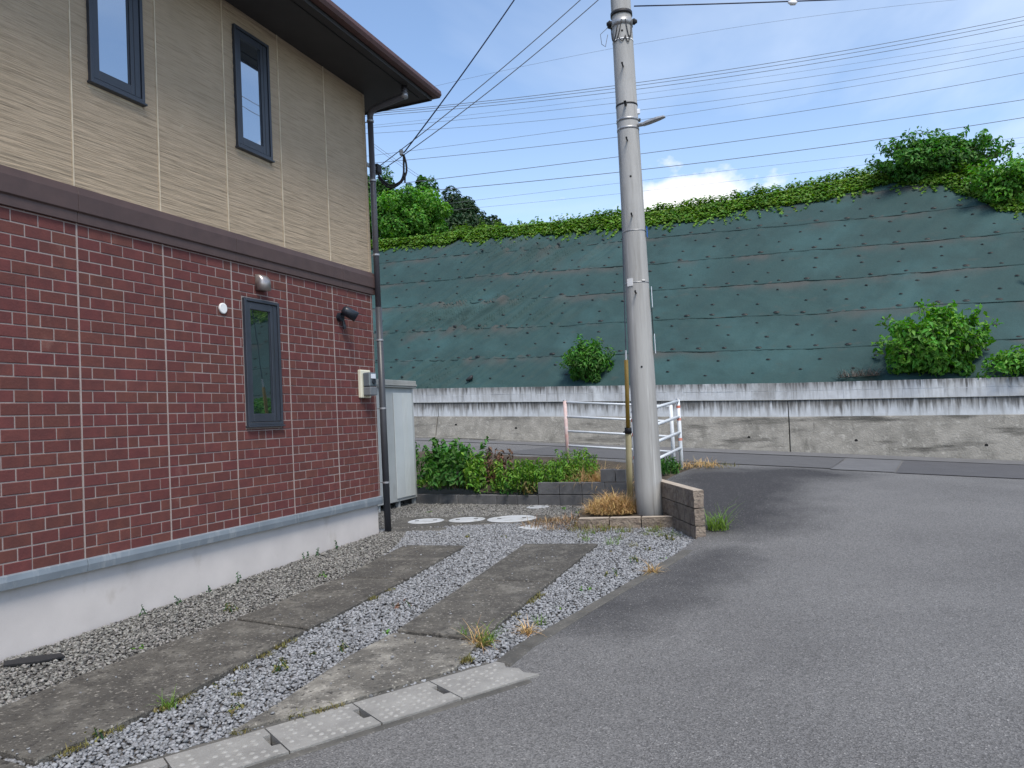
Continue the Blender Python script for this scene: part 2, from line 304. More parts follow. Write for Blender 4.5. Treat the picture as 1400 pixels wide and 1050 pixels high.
# ------------------------------------------------------------------ mesh helpers
def link(name, me, m=None, parent=None):
    o = bpy.data.objects.new(name, me); COL.objects.link(o)
    if m is not None and me is not None and not me.materials: me.materials.append(MT[m] if isinstance(m, str) else m)
    if parent is not None: o.parent = parent
    return o
def tag(o, label, cat=None, group=None, kind=None):
    o['label'] = label
    if cat: o['category'] = cat
    if group: o['group'] = group
    if kind: o['kind'] = kind
    return o
def struct(o, label=None, kind='structure'):
    o['kind'] = kind
    if label: o['label'] = label
    return o
def empty(name, loc=(0, 0, 0), rz=0, label=None, cat=None, group=None):
    o = bpy.data.objects.new(name, None); COL.objects.link(o); o.location = loc; o.rotation_euler = (0, 0, rz)
    o.empty_display_size = .2
    if label: tag(o, label, cat, group)
    return o
class MB:
    def __init__(s): s.v = []; s.f = []
    def add(s, v, f):
        k = len(s.v); s.v += [tuple(p) for p in v]; s.f += [tuple(i + k for i in q) for q in f]; return s
    def box(s, a, b, ch=0):
        x0, y0, z0 = a; x1, y1, z1 = b
        v = [(x0, y0, z0), (x1, y0, z0), (x1, y1, z0), (x0, y1, z0), (x0, y0, z1), (x1, y0, z1), (x1, y1, z1), (x0, y1, z1)]
        return s.add(v, [(3, 2, 1, 0), (4, 5, 6, 7), (0, 1, 5, 4), (1, 2, 6, 5), (2, 3, 7, 6), (3, 0, 4, 7)])
    def hexa(s, v):          # 8 points: bottom loop, top loop
        return s.add(v, [(3, 2, 1, 0), (4, 5, 6, 7), (0, 1, 5, 4), (1, 2, 6, 5), (2, 3, 7, 6), (3, 0, 4, 7)])
    def tube(s, pts, r, seg=8, cap=True):
        pts = [Vector(p) for p in pts]; n = len(pts)
        rs = r if isinstance(r, (list, tuple)) else [r] * n
        V = []; prev = None
        for i, p in enumerate(pts):
            d = (pts[min(i + 1, n - 1)] - pts[max(i - 1, 0)]).normalized()
            if prev is None:
                a = Vector((0, 0, 1)) if abs(d.z) < .9 else Vector((1, 0, 0))
                e = d.cross(a).normalized()
            else:
                e = (prev - d * prev.dot(d)).normalized()
            prev = e; g = d.cross(e)
            for k in range(seg):
                t = 2 * math.pi * k / seg
                V.append(p + (e * math.cos(t) + g * math.sin(t)) * rs[i])
        Fs = [(i * seg + k, i * seg + (k + 1) % seg, (i + 1) * seg + (k + 1) % seg, (i + 1) * seg + k) for i in range(n - 1) for k in range(seg)]
        if cap:
            Fs.append(tuple(range(seg))[::-1]); Fs.append(tuple((n - 1) * seg + k for k in range(seg)))
        return s.add(V, Fs)
    def prism(s, poly, z0, z1):     # poly ccw xy; z0, z1 numbers or functions of (x, y)
        n = len(poly); A = z0 if callable(z0) else (lambda x, y: z0); B = z1 if callable(z1) else (lambda x, y: z1)
        v = [(x, y, A(x, y)) for x, y in poly] + [(x, y, B(x, y)) for x, y in poly]
        return s.add(v, [tuple(range(n))[::-1], tuple(range(n, 2 * n))] + [(i, (i + 1) % n, n + (i + 1) % n, n + i) for i in range(n)])
    def mesh(s, name, smooth=False):
        me = bpy.data.meshes.new(name); me.from_pydata(s.v, [], s.f); me.update()
        if smooth: me.polygons.foreach_set('use_smooth', [True] * len(me.polygons))
        return me
    def obj(s, name, m, parent=None, smooth=False, bevel=0, seg=1):
        o = link(name, s.mesh(name, smooth), m, parent)
        if bevel: bevel_mesh(o.data, bevel, seg)
        return o
def bevel_mesh(me, w, seg=1):
    bm = bmesh.new(); bm.from_mesh(me)
    bmesh.ops.recalc_face_normals(bm, faces=bm.faces)
    es = [e for e in bm.edges if len(e.link_faces) == 2 and e.calc_face_angle(0) > .5]
    bmesh.ops.bevel(bm, geom=es, offset=w, segments=seg, affect='EDGES', profile=.5, clamp_overlap=True)
    bm.to_mesh(me); bm.free(); me.update()
def np_mesh(name, V, Fq, m, parent=None, smooth=False):
    me = bpy.data.meshes.new(name); nf, k = Fq.shape
    me.vertices.add(len(V)); me.vertices.foreach_set('co', np.ascontiguousarray(V, dtype=np.float32).ravel())
    me.loops.add(nf * k); me.loops.foreach_set('vertex_index', np.ascontiguousarray(Fq, dtype=np.int32).ravel())
    me.polygons.add(nf); me.polygons.foreach_set('loop_start', np.arange(0, nf * k, k, dtype=np.int32))
    me.update(calc_edges=True); me.validate()
    if smooth: me.polygons.foreach_set('use_smooth', np.ones(nf, dtype=bool))
    return link(name, me, m, parent)
def inpoly(x, y, poly):
    c = np.zeros(np.shape(x), bool); n = len(poly)
    for i in range(n):
        x1, y1 = poly[i]; x2, y2 = poly[(i + 1) % n]
        if y1 == y2: continue
        c ^= ((y1 > y) != (y2 > y)) & (x < (x2 - x1) * (y - y1) / (y2 - y1) + x1)
    return c
def sheet(name, poly, step, zf, m, parent=None, smooth=True, fine=None):
    P = np.array(poly)
    gx, gy = np.meshgrid(np.arange(P[:, 0].min(), P[:, 0].max(), step), np.arange(P[:, 1].min(), P[:, 1].max(), step))
    g = np.stack([gx.ravel(), gy.ravel()], 1); g = g[inpoly(g[:, 0], g[:, 1], poly)]
    B = []
    for i in range(len(poly)):
        a, b = np.array(poly[i]), np.array(poly[(i + 1) % len(poly)])
        n = max(1, int(np.linalg.norm(b - a) / step)); B += [a + (b - a) * k / n for k in range(n)]
    nb = len(B); pts = [Vector(p) for p in B] + [Vector(p) for p in g]
    r = delaunay_2d_cdt(pts, [(i, (i + 1) % nb) for i in range(nb)], [], 1, 1e-4)
    v = [(p.x, p.y, zf(p.x, p.y)) for p in r[0]]
    fs = [f for f in r[2] if inpoly(sum(v[i][0] for i in f) / 3, sum(v[i][1] for i in f) / 3, poly)]
    me = bpy.data.meshes.new(name); me.from_pydata(v, [], fs); me.update()
    if smooth: me.polygons.foreach_set('use_smooth', [True] * len(me.polygons))
    o = link(name, me, m, parent)
    return o

# ------------------------------------------------------------------ ground heights
def sst(a, b, x):
    u = min(max((x - a) / (b - a), 0), 1); return u * u * (3 - 2 * u)
def zn(x, y): return -.045 + .0228 * (min(max(y, -4), 10.6) - 10.6)
def perp(x, y): return -((x + 2.05) * .399 + (y - 22) * .917)
def zr(x, y): return .205 - .065 * max(min(x, 16), -14) + .0282 * y
def zroad(x, y):
    s = sst(5.5, 11.5, perp(x, y)); return zr(x, y) * (1 - s) + zn(x, y) * s
HD = Vector((math.sin(.3682), math.cos(.3682), 0)); HN = Vector((HD.y, -HD.x, 0)); HP = Vector((-1.842, 10.657, 0))
def hw(a, o, z=0): return HP + HD * a + HN * o + Vector((0, 0, z))
GU = Vector((.809, .588, 0)); GW = Vector((.588, -.809, 0)); GP = Vector((-1.40, 4.24, 0))   # drain gutter frame
def gw(u, w): p = GP + GU * u + GW * w; return (p.x, p.y)

big = MB().add([(-900, -900, -1.6), (900, -900, -1.6), (900, 900, -1.6), (-900, 900, -1.6)], [(0, 1, 2, 3)]).obj('ground', 'soil')
struct(big, 'bare brown ground far around the houses')

KERB_IN = [(-.2, 5.14), (-.07, 5.45), (.41, 6.21), (.84, 6.93), (1.18, 7.5), (2.0, 8.92)]
KERB_OUT = [(-.10, 5.04), (.05, 5.40), (.51, 6.19), (.93, 6.89), (1.27, 7.44), (2.19, 8.97)]
EDGE = [(2.06, 9.0), (1.92, 11.35), (1.98, 11.75), (3.15, 13.75)]
RD = (.917, -.399)
ROAD_L = [(3.05 - RD[0] * k, 13.95 - RD[1] * k) for k in (0, 1.2, 4, 8, 13, 20)]
def wl_(t, y): return (-2.05 + .917 * t + .399 * y, 22 - .399 * t + .917 * y)
road_poly = [gw(-9, .42), gw(1.36, .42), gw(1.36, .02)] + KERB_IN[1:] + EDGE + ROAD_L + [wl_(-19, .3), wl_(-8, .3), wl_(0, .3), wl_(10, .3), wl_(30, .3), (30, -10), (-9, -10)]
road = sheet('road', road_poly[::-1], .3, zroad, 'asphalt'); struct(road, 'grey worn asphalt road')
at = road.data.attributes.new('fresh', 'FLOAT', 'POINT')
co = np.empty(len(road.data.vertices) * 3, np.float32); road.data.vertices.foreach_get('co', co); co = co.reshape(-1, 3)
def seg_d(p, a, b):
    a = np.array(a); b = np.array(b); ab = b - a; t = np.clip(((p - a) @ ab) / (ab @ ab), 0, 1); return np.linalg.norm(p - (a + t[:, None] * ab), axis=1)
d1 = np.minimum(seg_d(co[:, :2], (2.35, 9.9), (3.5, 12.4)) - .75, seg_d(co[:, :2], (3.0, 12.2), (4.7, 13.0)) - .55)
d2 = np.minimum(seg_d(co[:, :2], (.6, 6.0), (1.7, 7.6)) - .25, seg_d(co[:, :2], (1.75, 7.5), (1.95, 8.1)) - .2)
fr = np.maximum(np.clip(.72 - d1 * .62, 0, 1), np.clip(.62 - d2 * 1.0, 0, .62))
at.data.foreach_set('value', fr.astype(np.float32))

yard_poly = [tuple(hw(-11, .0).xy), tuple(hw(0, 0).xy), tuple(hw(0, -4).xy), (-7.0, 17.0), (-1.6, 14.1), (.33, 12.96), (1.75, 12.1), (1.72, 11.3), (2.0, 8.95)] + KERB_IN[::-1] + [gw(0, -.04), gw(-6.2, -.04)]
yard = sheet('driveway', yard_poly[::-1], .35, lambda x, y: zn(x, y) - .012, 'bed'); struct(yard, 'gravel bed of the parking area beside the house')

# bank between the yard and the upper road
bank_poly = [(-7.0, 17.1), (-1.55, 14.2), (.33, 13.06), (1.70, 12.2), (1.86, 11.45), (1.98, 11.75), (3.15, 13.75), (3.05, 13.95)] + ROAD_L[1:]
def zbank(x, y):
    s = sst(7.6, 5.5, perp(x, y)) if False else min(max((7.5 - perp(x, y)) / 2.0, 0), 1)
    return .06 * (1 - s) + (zr(x, y) + .03) * s + .05 * noise.noise((x * 1.5, y * 1.5, 0))
bank = sheet('bank', bank_poly[::-1], .22, zbank, 'soil'); struct(bank, 'weedy earth bank between the yard and the upper road')

# ------------------------------------------------------------------ kerb strip and gutter
zy = lambda h: (lambda x, y: zn(x, y) + h)
ks = empty('kerb', (0, 0, 0)); struct(ks, 'low dark concrete kerb strip between gravel and road')
for i in range(len(KERB_IN) - 1):
    a, b, c, d = KERB_IN[i], KERB_OUT[i], KERB_OUT[i + 1], KERB_IN[i + 1]
    q = lambda p, t, r: (p[0] + (r[0] - p[0]) * t, p[1] + (r[1] - p[1]) * t)
    MB().prism([q(a, .006, d), q(b, .006, c), q(b, .994, c), q(a, .994, d)], zy(-.1), zy(.010)).obj('kerb_stone', 'kerb', ks, bevel=.008)
gt = empty('gutter', (0, 0, 0)); struct(gt, 'concrete drain gutter with slotted studded covers along the road')
for w0, w1, nm in ((-.055, -.008, 'gutter_edge'), (.378, .43, 'gutter_edge')):
    MB().prism([gw(-6.2, w1), gw(-6.2, w0), gw(1.46, w0), gw(1.46, w1)][::-1], zy(-.2), zy(.006)).obj(nm, 'kerb', gt, bevel=.005)
for k in range(-12, 3):
    u0, u1 = k * .5 + .004, k * .5 + .496
    e = (.0 if k < 2 else -.06)
    poly = [(u0, 0), (u1, 0), (u1, .10), (u1 - .042, .105), (u1 - .042, .245), (u1, .25), (u1 + e, .37), (u0, .37)]
    if k == 2: poly = [(u0, 0), (u1 + .0, 0), (u1 + .02, .06), (u1 - .02, .13), (u1 + .03, .2), (u1 + .01, .28), (u1 + .06, .37), (u0, .37)]
    cv = MB().prism([gw(*p) for p in poly][::-1], zy(-.045), zy(.012)).obj('gutter_cover', 'gutter', gt)
    sb = MB()
    for i in range(9):
        for j in range(6):
            uu = u0 + .045 + i * .05; ww = .045 + j * .055 + (.02 if i % 2 else 0)
            if ww > .35 or (.08 < ww < .27 and uu > u1 - .065) or random.random() < .3: continue
            c = [gw(uu + .017 * math.cos(q * math.pi / 3), ww + .013 * math.sin(q * math.pi / 3)) for q in range(6)]
            c2 = [gw(uu + .010 * math.cos(q * math.pi / 3), ww + .008 * math.sin(q * math.pi / 3)) for q in range(6)]
            sb.add([(x, y, zn(x, y) + .011) for x, y in c] + [(x, y, zn(x, y) + .017) for x, y in c2], [tuple(range(6, 12))[::-1]] + [(q, 6 + q, 6 + (q + 1) % 6, (q + 1) % 6) for q in range(6)])
    so = sb.obj('tread_studs', 'stud', cv)
MB().prism([gw(-6.2, .0), gw(1.34, .0), gw(1.34, .375), gw(-6.2, .375)][::-1], zy(-.3), zy(-.12)).obj('gutter_channel', 'dark', gt)

# ------------------------------------------------------------------ slabs of the two wheel tracks (parts of the driveway)
SLABS = [[(-1.38, 9.45), (-1.77, 7.86), (-1.11, 7.60), (-.64, 9.22)], [(-1.78, 7.82), (-2.33, 6.46), (-1.64, 6.06), (-1.12, 7.56)],
         [(-2.35, 6.41), (-2.93, 5.15), (-3.22, 4.35), (-2.43, 3.94), (-2.07, 4.70), (-1.66, 6.01)], [(-3.24, 4.31), (-4.0, 2.7), (-3.25, 2.4), (-2.45, 3.90)],
         [(.05, 9.12), (-.46, 7.44), (.25, 7.17), (.87, 8.90)], [(-.47, 7.40), (-.94, 5.88), (-.31, 5.56), (.24, 7.13)],
         [(-.96, 5.84), (-1.19, 5.35), (-1.41, 4.60), (-1.56, 4.19), (-.99, 4.58), (-.45, 5.00), (-.32, 5.51)]]
SL = []
for k, p in enumerate(SLABS):
    o = MB().prism(p, zy(-.1), (lambda x, y, k=k: zn(x, y) + .027 + .004 * (k % 3))).obj('concrete_slab', 'slab_w' if k == 6 else 'slab', yard, bevel=.008)
    o['label'] = ['dark smooth concrete slab', 'dark smooth concrete slab', 'long dark concrete slab', 'dark concrete slab', 'grey brown concrete slab', 'worn grey concrete slab', 'pale rough tapering concrete slab'][k]
    SL.append(p)
PAD = [(-1.86, 11.1), (-1.04, 10.86), (-.95, 11.0), (.45, 10.78), (.45, 11.58), (-1.03, 11.98), (-1.82, 12.15)]
pad = MB().prism(PAD, zy(-.1), zy(.012)).obj('concrete_pad', 'slab', yard, bevel=.01)
pad2 = MB().prism([(-1.78, 10.62), (-1.02, 10.52), (-.98, 10.8), (-1.76, 11.04)], zy(-.1), zy(.006)).obj('concrete_pad', 'slab', yard, bevel=.01)
SL += [PAD, [(-1.78, 10.62), (-1.02, 10.52), (-.98, 10.8), (-1.76, 11.04)]]
def lid(x, y, r, label, h=.02):
    b = MB(); n = 28; z0 = zn(x, y)
    prof = [(r, -.02), (r, h * .75), (r - .012, h), (r * .86, h), (r * .84, h - .006), (r * .80, h - .006), (r * .78, h), (0.0, h + .004)]
    V = []; Fc = []
    for q in prof[:-1]:
        V += [(q[0] * math.cos(2 * math.pi * k / n), q[0] * math.sin(2 * math.pi * k / n), q[1]) for k in range(n)]
    V.append((0, 0, prof[-1][1]))
    for i in range(len(prof) - 2): Fc += [(i * n + k, i * n + (k + 1) % n, (i + 1) * n + (k + 1) % n, (i + 1) * n + k) for k in range(n)]
    t = (len(prof) - 2) * n; Fc += [(t + k, t + (k + 1) % n, len(V) - 1) for k in range(n)]
    e = empty('manhole_cover', (x, y, z0), 0, label, 'manhole cover', 'round pale covers by the house corner')
    b.add(V, Fc).obj('lid', 'lid', e)
    hb = MB()
    for s in (-1, 1): hb.box((s * r * .5 - .03, -.012, h - .001), (s * r * .5 + .03, .012, h + .007))
    hb.obj('lifting_slot', 'dark', e)
    return e
lid(-1.35, 11.53, .265, 'pale round cover nearest the downpipe at the house corner')
lid(-.75, 11.45, .265, 'pale round cover, middle one of the row set in the dark pad')
lid(-.10, 11.30, .355, 'widest pale round cover at the weedy end of the dark pad')
lid(.31, 12.62, .18, 'small pale round cover in gravel below the grey block wall')
# the broken white cover
b = MB(); pts = [(.20 * math.cos(t) * (1 + .25 * math.sin(3 * t + 1)), .15 * math.sin(t) * (1 + .2 * math.cos(4 * t))) for t in [i * 2 * math.pi / 18 for i in range(18)]]
o = b.prism(pts, -.02, lambda x, y: .022 + .012 * noise.noise((x * 12, y * 12, 3))).obj('broken_cover', 'lid'); o.location = (.18, 10.33, zn(0, 10.33)); o.rotation_euler = (.03, -.02, .2)
tag(o, 'chipped white irregular cover lying in the weedy gravel', 'cover')

# ------------------------------------------------------------------ house
AX = math.pi / 2 - .3682
house = empty('house', HP, AX, 'two-storey house with beige upper siding and red brick-pattern lower wall', 'house')
# local axes: x = along the wall towards the far corner, y = into the house, z up
HL, HDp = -11.0, 7.5
ZB, ZT, ZW0 = .441, 3.174, .441
MB().box((HL + .02, .035, -.4), (-.03, HDp - .03, .35)).obj('foundation', 'fnd', house)
lower = MB().box((HL, .0045, .40), (0, HDp, 3.2)).obj('lower_wall', 'mortar', house)
# brick pattern siding
PIT, WBR, JT = .0975, .2275, .0088
WIN3 = (-2.625, -2.035, 1.425, 2.82)
rects = []
seams = [-.95 - .91 * k for k in range(12)]
starts = [(-.95, .0)] + [(s - .91, s) for s in seams]
for (x0, x1) in starts:
    nrow = 0; z = ZB - .012
    while z < ZT + .01:
        kind = nrow % 2
        split = ((nrow * 7 + 3) % 5 < 2)
        xs = [x1]
        if x1 == 0: xs = [0.0, -.04]; cur = -.04
        else: cur = x1
        if kind == 0:
            cuts = [cur - WBR * k for k in range(1, 5)]
        else:
            cuts = [cur - WBR * .5, cur - WBR * 1.5] + ([cur - WBR * 2] if split else []) + [cur - WBR * 2.5, cur - WBR * 3.5, cur - WBR * 4]
        xs += [c for c in cuts if c > x0 + .02] + [x0]
        for i in range(len(xs) - 1):
            rects.append((xs[i + 1], xs[i], z, min(z + PIT, ZT + .03), i == 0, i == len(xs) - 2))
        z += PIT; nrow += 1
pieces = []
for (a, c, z0, z1, first, last) in rects:
    ga = JT * .5 + (.004 if last else 0); gc = JT * .5 + (.004 if first else 0)
    a += ga; c -= gc; z0 += JT * .5; z1 -= JT * .5
    if a < HL: continue
    sub = []
    if a < WIN3[1] and c > WIN3[0] and z0 < WIN3[3] and z1 > WIN3[2]:
        if a < WIN3[0]: sub.append((a, WIN3[0] - .005, z0, z1))
        if c > WIN3[1]: sub.append((WIN3[1] + .005, c, z0, z1))
        m0, m1 = max(a, WIN3[0] - .004), min(c, WIN3[1] + .004)
        if z0 < WIN3[2]: sub.append((m0, m1, z0, WIN3[2] - .005))
        if z1 > WIN3[3]: sub.append((m0, m1, WIN3[3] + .005, z1))
    else: sub = [(a, c, z0, z1)]
    for q in sub:
        if q[1] - q[0] > .012 and q[3] - q[2] > .008: pieces.append(q)
# drop fully hidden rest inside the window
def brick_mesh(w, h):
    ch = .004; d = .014
    b = MB(); x, zz = w / 2, h / 2
    V = [(-x, d, -zz), (x, d, -zz), (x, d, zz), (-x, d, zz), (-x, ch, -zz), (x, ch, -zz), (x, ch, zz), (-x, ch, zz),
         (-x + ch, 0, -zz + ch), (x - ch, 0, -zz + ch), (x - ch, 0, zz - ch), (-x + ch, 0, zz - ch)]
    Fc = []
    for o_ in (0, 4):
        Fc += [(o_ + i, o_ + (i + 1) % 4, o_ + 4 + (i + 1) % 4, o_ + 4 + i) for i in range(4)]
    Fc.append((8, 9, 10, 11))
    return V, Fc
vis = [p for p in pieces if p[0] > -5.45]
vis.sort(key=lambda p: (p[0] + p[1]) * .5)
ind = set(vis[:300]); cache = {}; mbx = MB()
for p in pieces:
    a, c, z0, z1 = p; w, h = round(c - a, 3), round(z1 - z0, 3)
    off = random.uniform(-.0015, .0025)
    if p in ind:
        if (w, h) not in cache:
            V, Fc = brick_mesh(w, h); me = bpy.data.meshes.new('brick'); me.from_pydata(V, [], Fc); me.update(); me.materials.append(MT['brick']); cache[(w, h)] = me
        o = link('brick', cache[(w, h)], None, lower); o.location = ((a + c) / 2, off, (z0 + z1) / 2)
    else:
        V, Fc = brick_mesh(w, h)
        mbx.add([(v[0] + (a + c) / 2, v[1] + off, v[2] + (z0 + z1) / 2) for v in V], Fc)
rest = mbx.obj('brick_field', 'brick_m', lower); rest['kind'] = 'stuff'
cb = MB()
for s in seams:
    if s > HL: cb.box((s - .005, -.001, .43), (s + .005, .02, 3.18))
cb.box((-.044, -.001, .43), (-.036, .02, 3.18)); cb.obj('caulk_lines', 'caulk', lower)
# drip flashing
for x0, x1 in ((-11, -8.26), (-8.255, -5.51), (-5.505, -4.59), (-4.585, -1.85), (-1.845, .012)):
    b = MB(); prof = [(.02, .452), (-.022, .438), (-.028, .395), (-.022, .340), (.05, .340)]
    n = len(prof); V = [(x0, y, z) for y, z in prof] + [(x1, y, z) for y, z in prof]
    b.add(V, [tuple(range(n)), tuple(range(n, 2 * n))[::-1]] + [(i, i + n, (i + 1) % n + n, (i + 1) % n) for i in range(n)]).obj('drip_flashing', 'drip', house, bevel=.002)
# belt course: boards with a stepped profile
for x0, x1 in ((-11, -7.33), (-7.327, -4.60), (-4.597, -2.72), (-2.717, -.75), (-.747, .035)):
    prof = [(.02, 3.475), (-.018, 3.468), (-.040, 3.40), (-.040, 3.262), (-.024, 3.250), (-.024, 3.170), (.02, 3.170)]
    n = len(prof); V = [(x0, y, z) for y, z in prof] + [(x1, y, z) for y, z in prof]
    MB().add(V, [tuple(range(n)), tuple(range(n, 2 * n))[::-1]] + [(i, i + n, (i + 1) % n + n, (i + 1) % n) for i in range(n)]).obj('belt_board', 'belt', house, bevel=.002)
upper = MB().box((HL, .0095, 3.2), (-.01, HDp, 5.96)).obj('upper_wall', 'caulk2', house)
# siding panels, split round the windows
WINS = [(-4.437, -3.86, 4.40, 5.745), (-2.625, -2.055, 4.40, 5.745)]
ub = [0.0] + [-.958 - .912 * k for k in range(11)]
for i in range(len(ub) - 1):
    x1, x0 = ub[i] - .004, ub[i + 1] + .004
    win = [w for w in WINS if x0 < (w[0] + w[1]) / 2 < x1]
    def panel(a, c, z0, z1):
        # gently uneven panel face with running grooves
        nx = max(2, int((c - a) / .06)); nz_ = max(2, int((z1 - z0) / .009))
        X = np.linspace(a, c, nx + 1); Z = np.linspace(z0, z1, nz_ + 1); V = []
        for zz in Z:
            for xx in X:
                q = noise.noise((xx * 1.9, zz * 33, 1.7)) + .4 * noise.noise((xx * 4, zz * 48, 9.1))
                V.append((xx, .0045 - .0042 * q, zz))
        Fq = [(r * (nx + 1) + k, r * (nx + 1) + k + 1, (r + 1) * (nx + 1) + k + 1, (r + 1) * (nx + 1) + k) for r in range(nz_) for k in range(nx)]
        b = MB().add(V, Fq); b.box((a, .010, z0), (c, .03, z1)); b.obj('siding_panel', 'siding', upper)
    if x1 < -5.6:
        MB().box((x0, .004, 3.46), (x1, .03, 5.96)).obj('siding_panel', 'siding', upper)
    elif win:
        w = win[0]
        panel(x0, x1, 3.46, 4.372); panel(x0, w[0], 4.378, 5.96); panel(w[1], x1, 4.378, 5.96); panel(w[0], w[1], 5.745, 5.96)
    else: panel(x0, x1, 3.46, 5.96)
cs = MB()
for q in ub[1:]: cs.box((q - .0055, -.0035, 3.47), (q + .0055, .012, 5.955))
cs.obj('caulk_lines', 'caulk2', upper)
MB().box((-.05, -.006, 3.47), (.012, .06, 5.95)).obj('corner_trim', 'siding', house, bevel=.006)
def window(x0, x1, z0, z1, gm, label):
    w = link('window', None, None, house); w['label'] = label
    fr = MB(); t = .032
    fr.box((x0, -.03, z0 + .02), (x0 + t, .05, z1)); fr.box((x1 - t, -.03, z0 + .02), (x1, .05, z1))
    fr.box((x0 + t, -.03, z1 - t), (x1 - t, .05, z1)); fr.box((x0 + t, -.03, z0 + .02), (x1 - t, .05, z0 + .02 + t))
    fr.obj('frame', 'wframe', w, bevel=.003)
    MB().box((x0 - .012, -.045, z0), (x1 + .012, .05, z0 + .019)).obj('sill', 'wframe', w, bevel=.003)
    s = MB(); a, c, b_, d = x0 + t + .006, x1 - t - .006, z0 + .02 + t + .006, z1 - t - .006; sl, sr, sbm = .062, .105, .085
    s.box((a, -.018, b_), (a + sl, .03, d)); s.box((c - sr, -.018, b_), (c, .03, d)); s.box((a + sl, -.018, b_), (c - sr, .03, b_ + sbm)); s.box((a + sl, -.018, d - .075), (c - sr, .03, d))
    s.obj('sash', 'wframe', w, bevel=.003)
    MB().box((a - .006, .012, b_ - .006), (c + .006, .034, d + .006)).obj('gasket', 'gasket', w)
    MB().box((c - sr + .038, -.0195, b_ + .01), (c - sr + .044, -.010, d - .01)).obj('sash_joint', 'gasket', w)
    MB().box((a + sl - .004, .002, b_ + sbm - .004), (c - sr + .004, .008, d - .071)).obj('pane', gm, w)
    MB().box((c - sr - .014, -.006, b_ + sbm), (c - sr - .0005, .001, d - .076)).obj('glazing_bead', 'wframe', w)
window(*WINS[0], 'glass_u', 'upper casement window nearer the road end of the wall')
window(*WINS[1], 'glass_u', 'upper casement window near the eave corner')
window(-2.617, -2.045, 1.437, 2.808, 'glass_l', 'narrow dark window in the brick wall')
# roof: soffit, fascia, gutter and hipped planes
OV, EN = .74, .58
MB().box((HL - .5, -OV, 5.955), (EN, HDp + .6, 5.985)).obj('soffit', 'soffit', house)
rf = MB(); x0, x1, y0, y1 = HL - .5, EN, -OV, HDp + .6; zr0 = 6.10; ry = (y0 + y1) / 2; rise = (y1 - y0) / 2 * .45; inn = (y1 - y0) / 2
rf.add([(x0, y0, zr0), (x1, y0, zr0), (x1, y1, zr0), (x0, y1, zr0), (x0 + inn, ry, zr0 + rise), (x1 - inn, ry, zr0 + rise), (x0, y0, 6.0), (x1, y0, 6.0), (x1, y1, 6.0), (x0, y1, 6.0)],
       [(0, 1, 5, 4), (1, 2, 5), (2, 3, 4, 5), (3, 0, 4), (6, 7, 1, 0), (7, 8, 2, 1), (8, 9, 3, 2), (9, 6, 0, 3), (9, 8, 7, 6)])
roof = rf.obj('roof', 'rooft', house)
b = MB(); b.box((x0, -OV - .012, 5.93), (x1 + .012, -OV - .001, 6.0)); b.box((x1 + .001, -OV - .012, 5.93), (x1 + .012, y1, 6.0)); b.obj('fascia', 'soffit', roof)
g = MB()
def gprof(p0, p1, out):
    prof = [(0, 6.03), (.015, 5.975), (.085, 5.985), (.105, 6.03), (.10, 6.085), (.09, 6.085), (.09, 6.0), (.0, 6.0)]
    p0, p1, out = Vector(p0), Vector(p1), Vector(out)
    n = len(prof); V = []
    for p, e in ((p0, 0), (p1, 1)):
        for a, z in prof:
            q = p + out * a
            if e: q = q + (p1 - p0).normalized() * a
            V.append((q.x, q.y, z))
    g.add(V, [tuple(range(n)), tuple(range(n, 2 * n))[::-1]] + [(i, i + n, (i + 1) % n + n, (i + 1) % n) for i in range(n)])
gprof((x0, -OV - .013, 0), (x1 + .012, -OV - .013, 0), (0, -1, 0))
gprof((x1 + .013, y1, 0), (x1 + .013, -OV - .012, 0), (1, 0, 0))
g.obj('eave_gutter', 'roof', roof)
MB().box((-11, -OV + .12, 5.945), (EN - .12, -OV + .135, 5.953)).obj('soffit_trim', 'gasket', roof)
# downpipe
dp = link('downpipe', None, None, house)
PX, PO = .05, -.06
MB().tube([(PX, PO, 5.62), (PX, PO, 2.98)], .040, 14, True).obj('upper_pipe', 'pipe_u', dp, True)
MB().tube([(PX, PO, 3.0), (PX, PO, -.06)], .045, 14, True).obj('lower_pipe', 'pipe_l', dp, True)
MB().tube([(.03, -.62, 5.955), (.03, -.62, 5.86), (.032, -.585, 5.815), (PX, -.16, 5.755), (PX, PO - .03, 5.72), (PX, PO, 5.66), (PX, PO, 5.56)], .042, 14, True).obj('elbow_pipe', 'pipe_u', dp, True)
MB().tube([(.03, -.62, 5.87), (.03, -.62, 5.79)], .045, 14).obj('outlet_collar', 'clip', dp, True)
for z in (5.58, 4.75, 3.72, 2.55, 1.62, .62):
    c = MB(); c.tube([(PX, PO, z - .012), (PX, PO, z + .012)], .050, 14); c.box((PX - .006, PO, z - .006), (PX + .006, .02, z + .006)); c.obj('pipe_clip', 'clip', dp)
# wall fittings
vh = MB(); cx_, cz = -2.33, 2.985
prof = []
for i in range(7):
    t = i / 6; prof.append((-.02 - .085 * math.sin(t * math.pi / 2), cz + .10 - .0 - .10 * (1 - math.cos(t * math.pi / 2))))
prof.append((-.105, cz - .075)); V = []
for x in (-.075, -.055, .055, .075):
    k = .72 if abs(x) > .06 else 1
    V += [(cx_ + x, y * k, z if abs(x) < .06 else cz + (z - cz) * .93) for y, z in prof] + [(cx_ + x, .0, prof[-1][1]), (cx_ + x, .0, prof[0][1] * 1.0)]
n = len(prof) + 2
vh.add(V, [(i * n + k, (i + 1) * n + k, (i + 1) * n + (k + 1) % n, i * n + (k + 1) % n) for i in range(3) for k in range(n)] + [tuple(range(n)), tuple(range(3 * n, 4 * n))[::-1]])
vo_ = vh.obj('vent_hood', 'vent', house, True); vo_['label'] = 'steel vent hood above the narrow window'
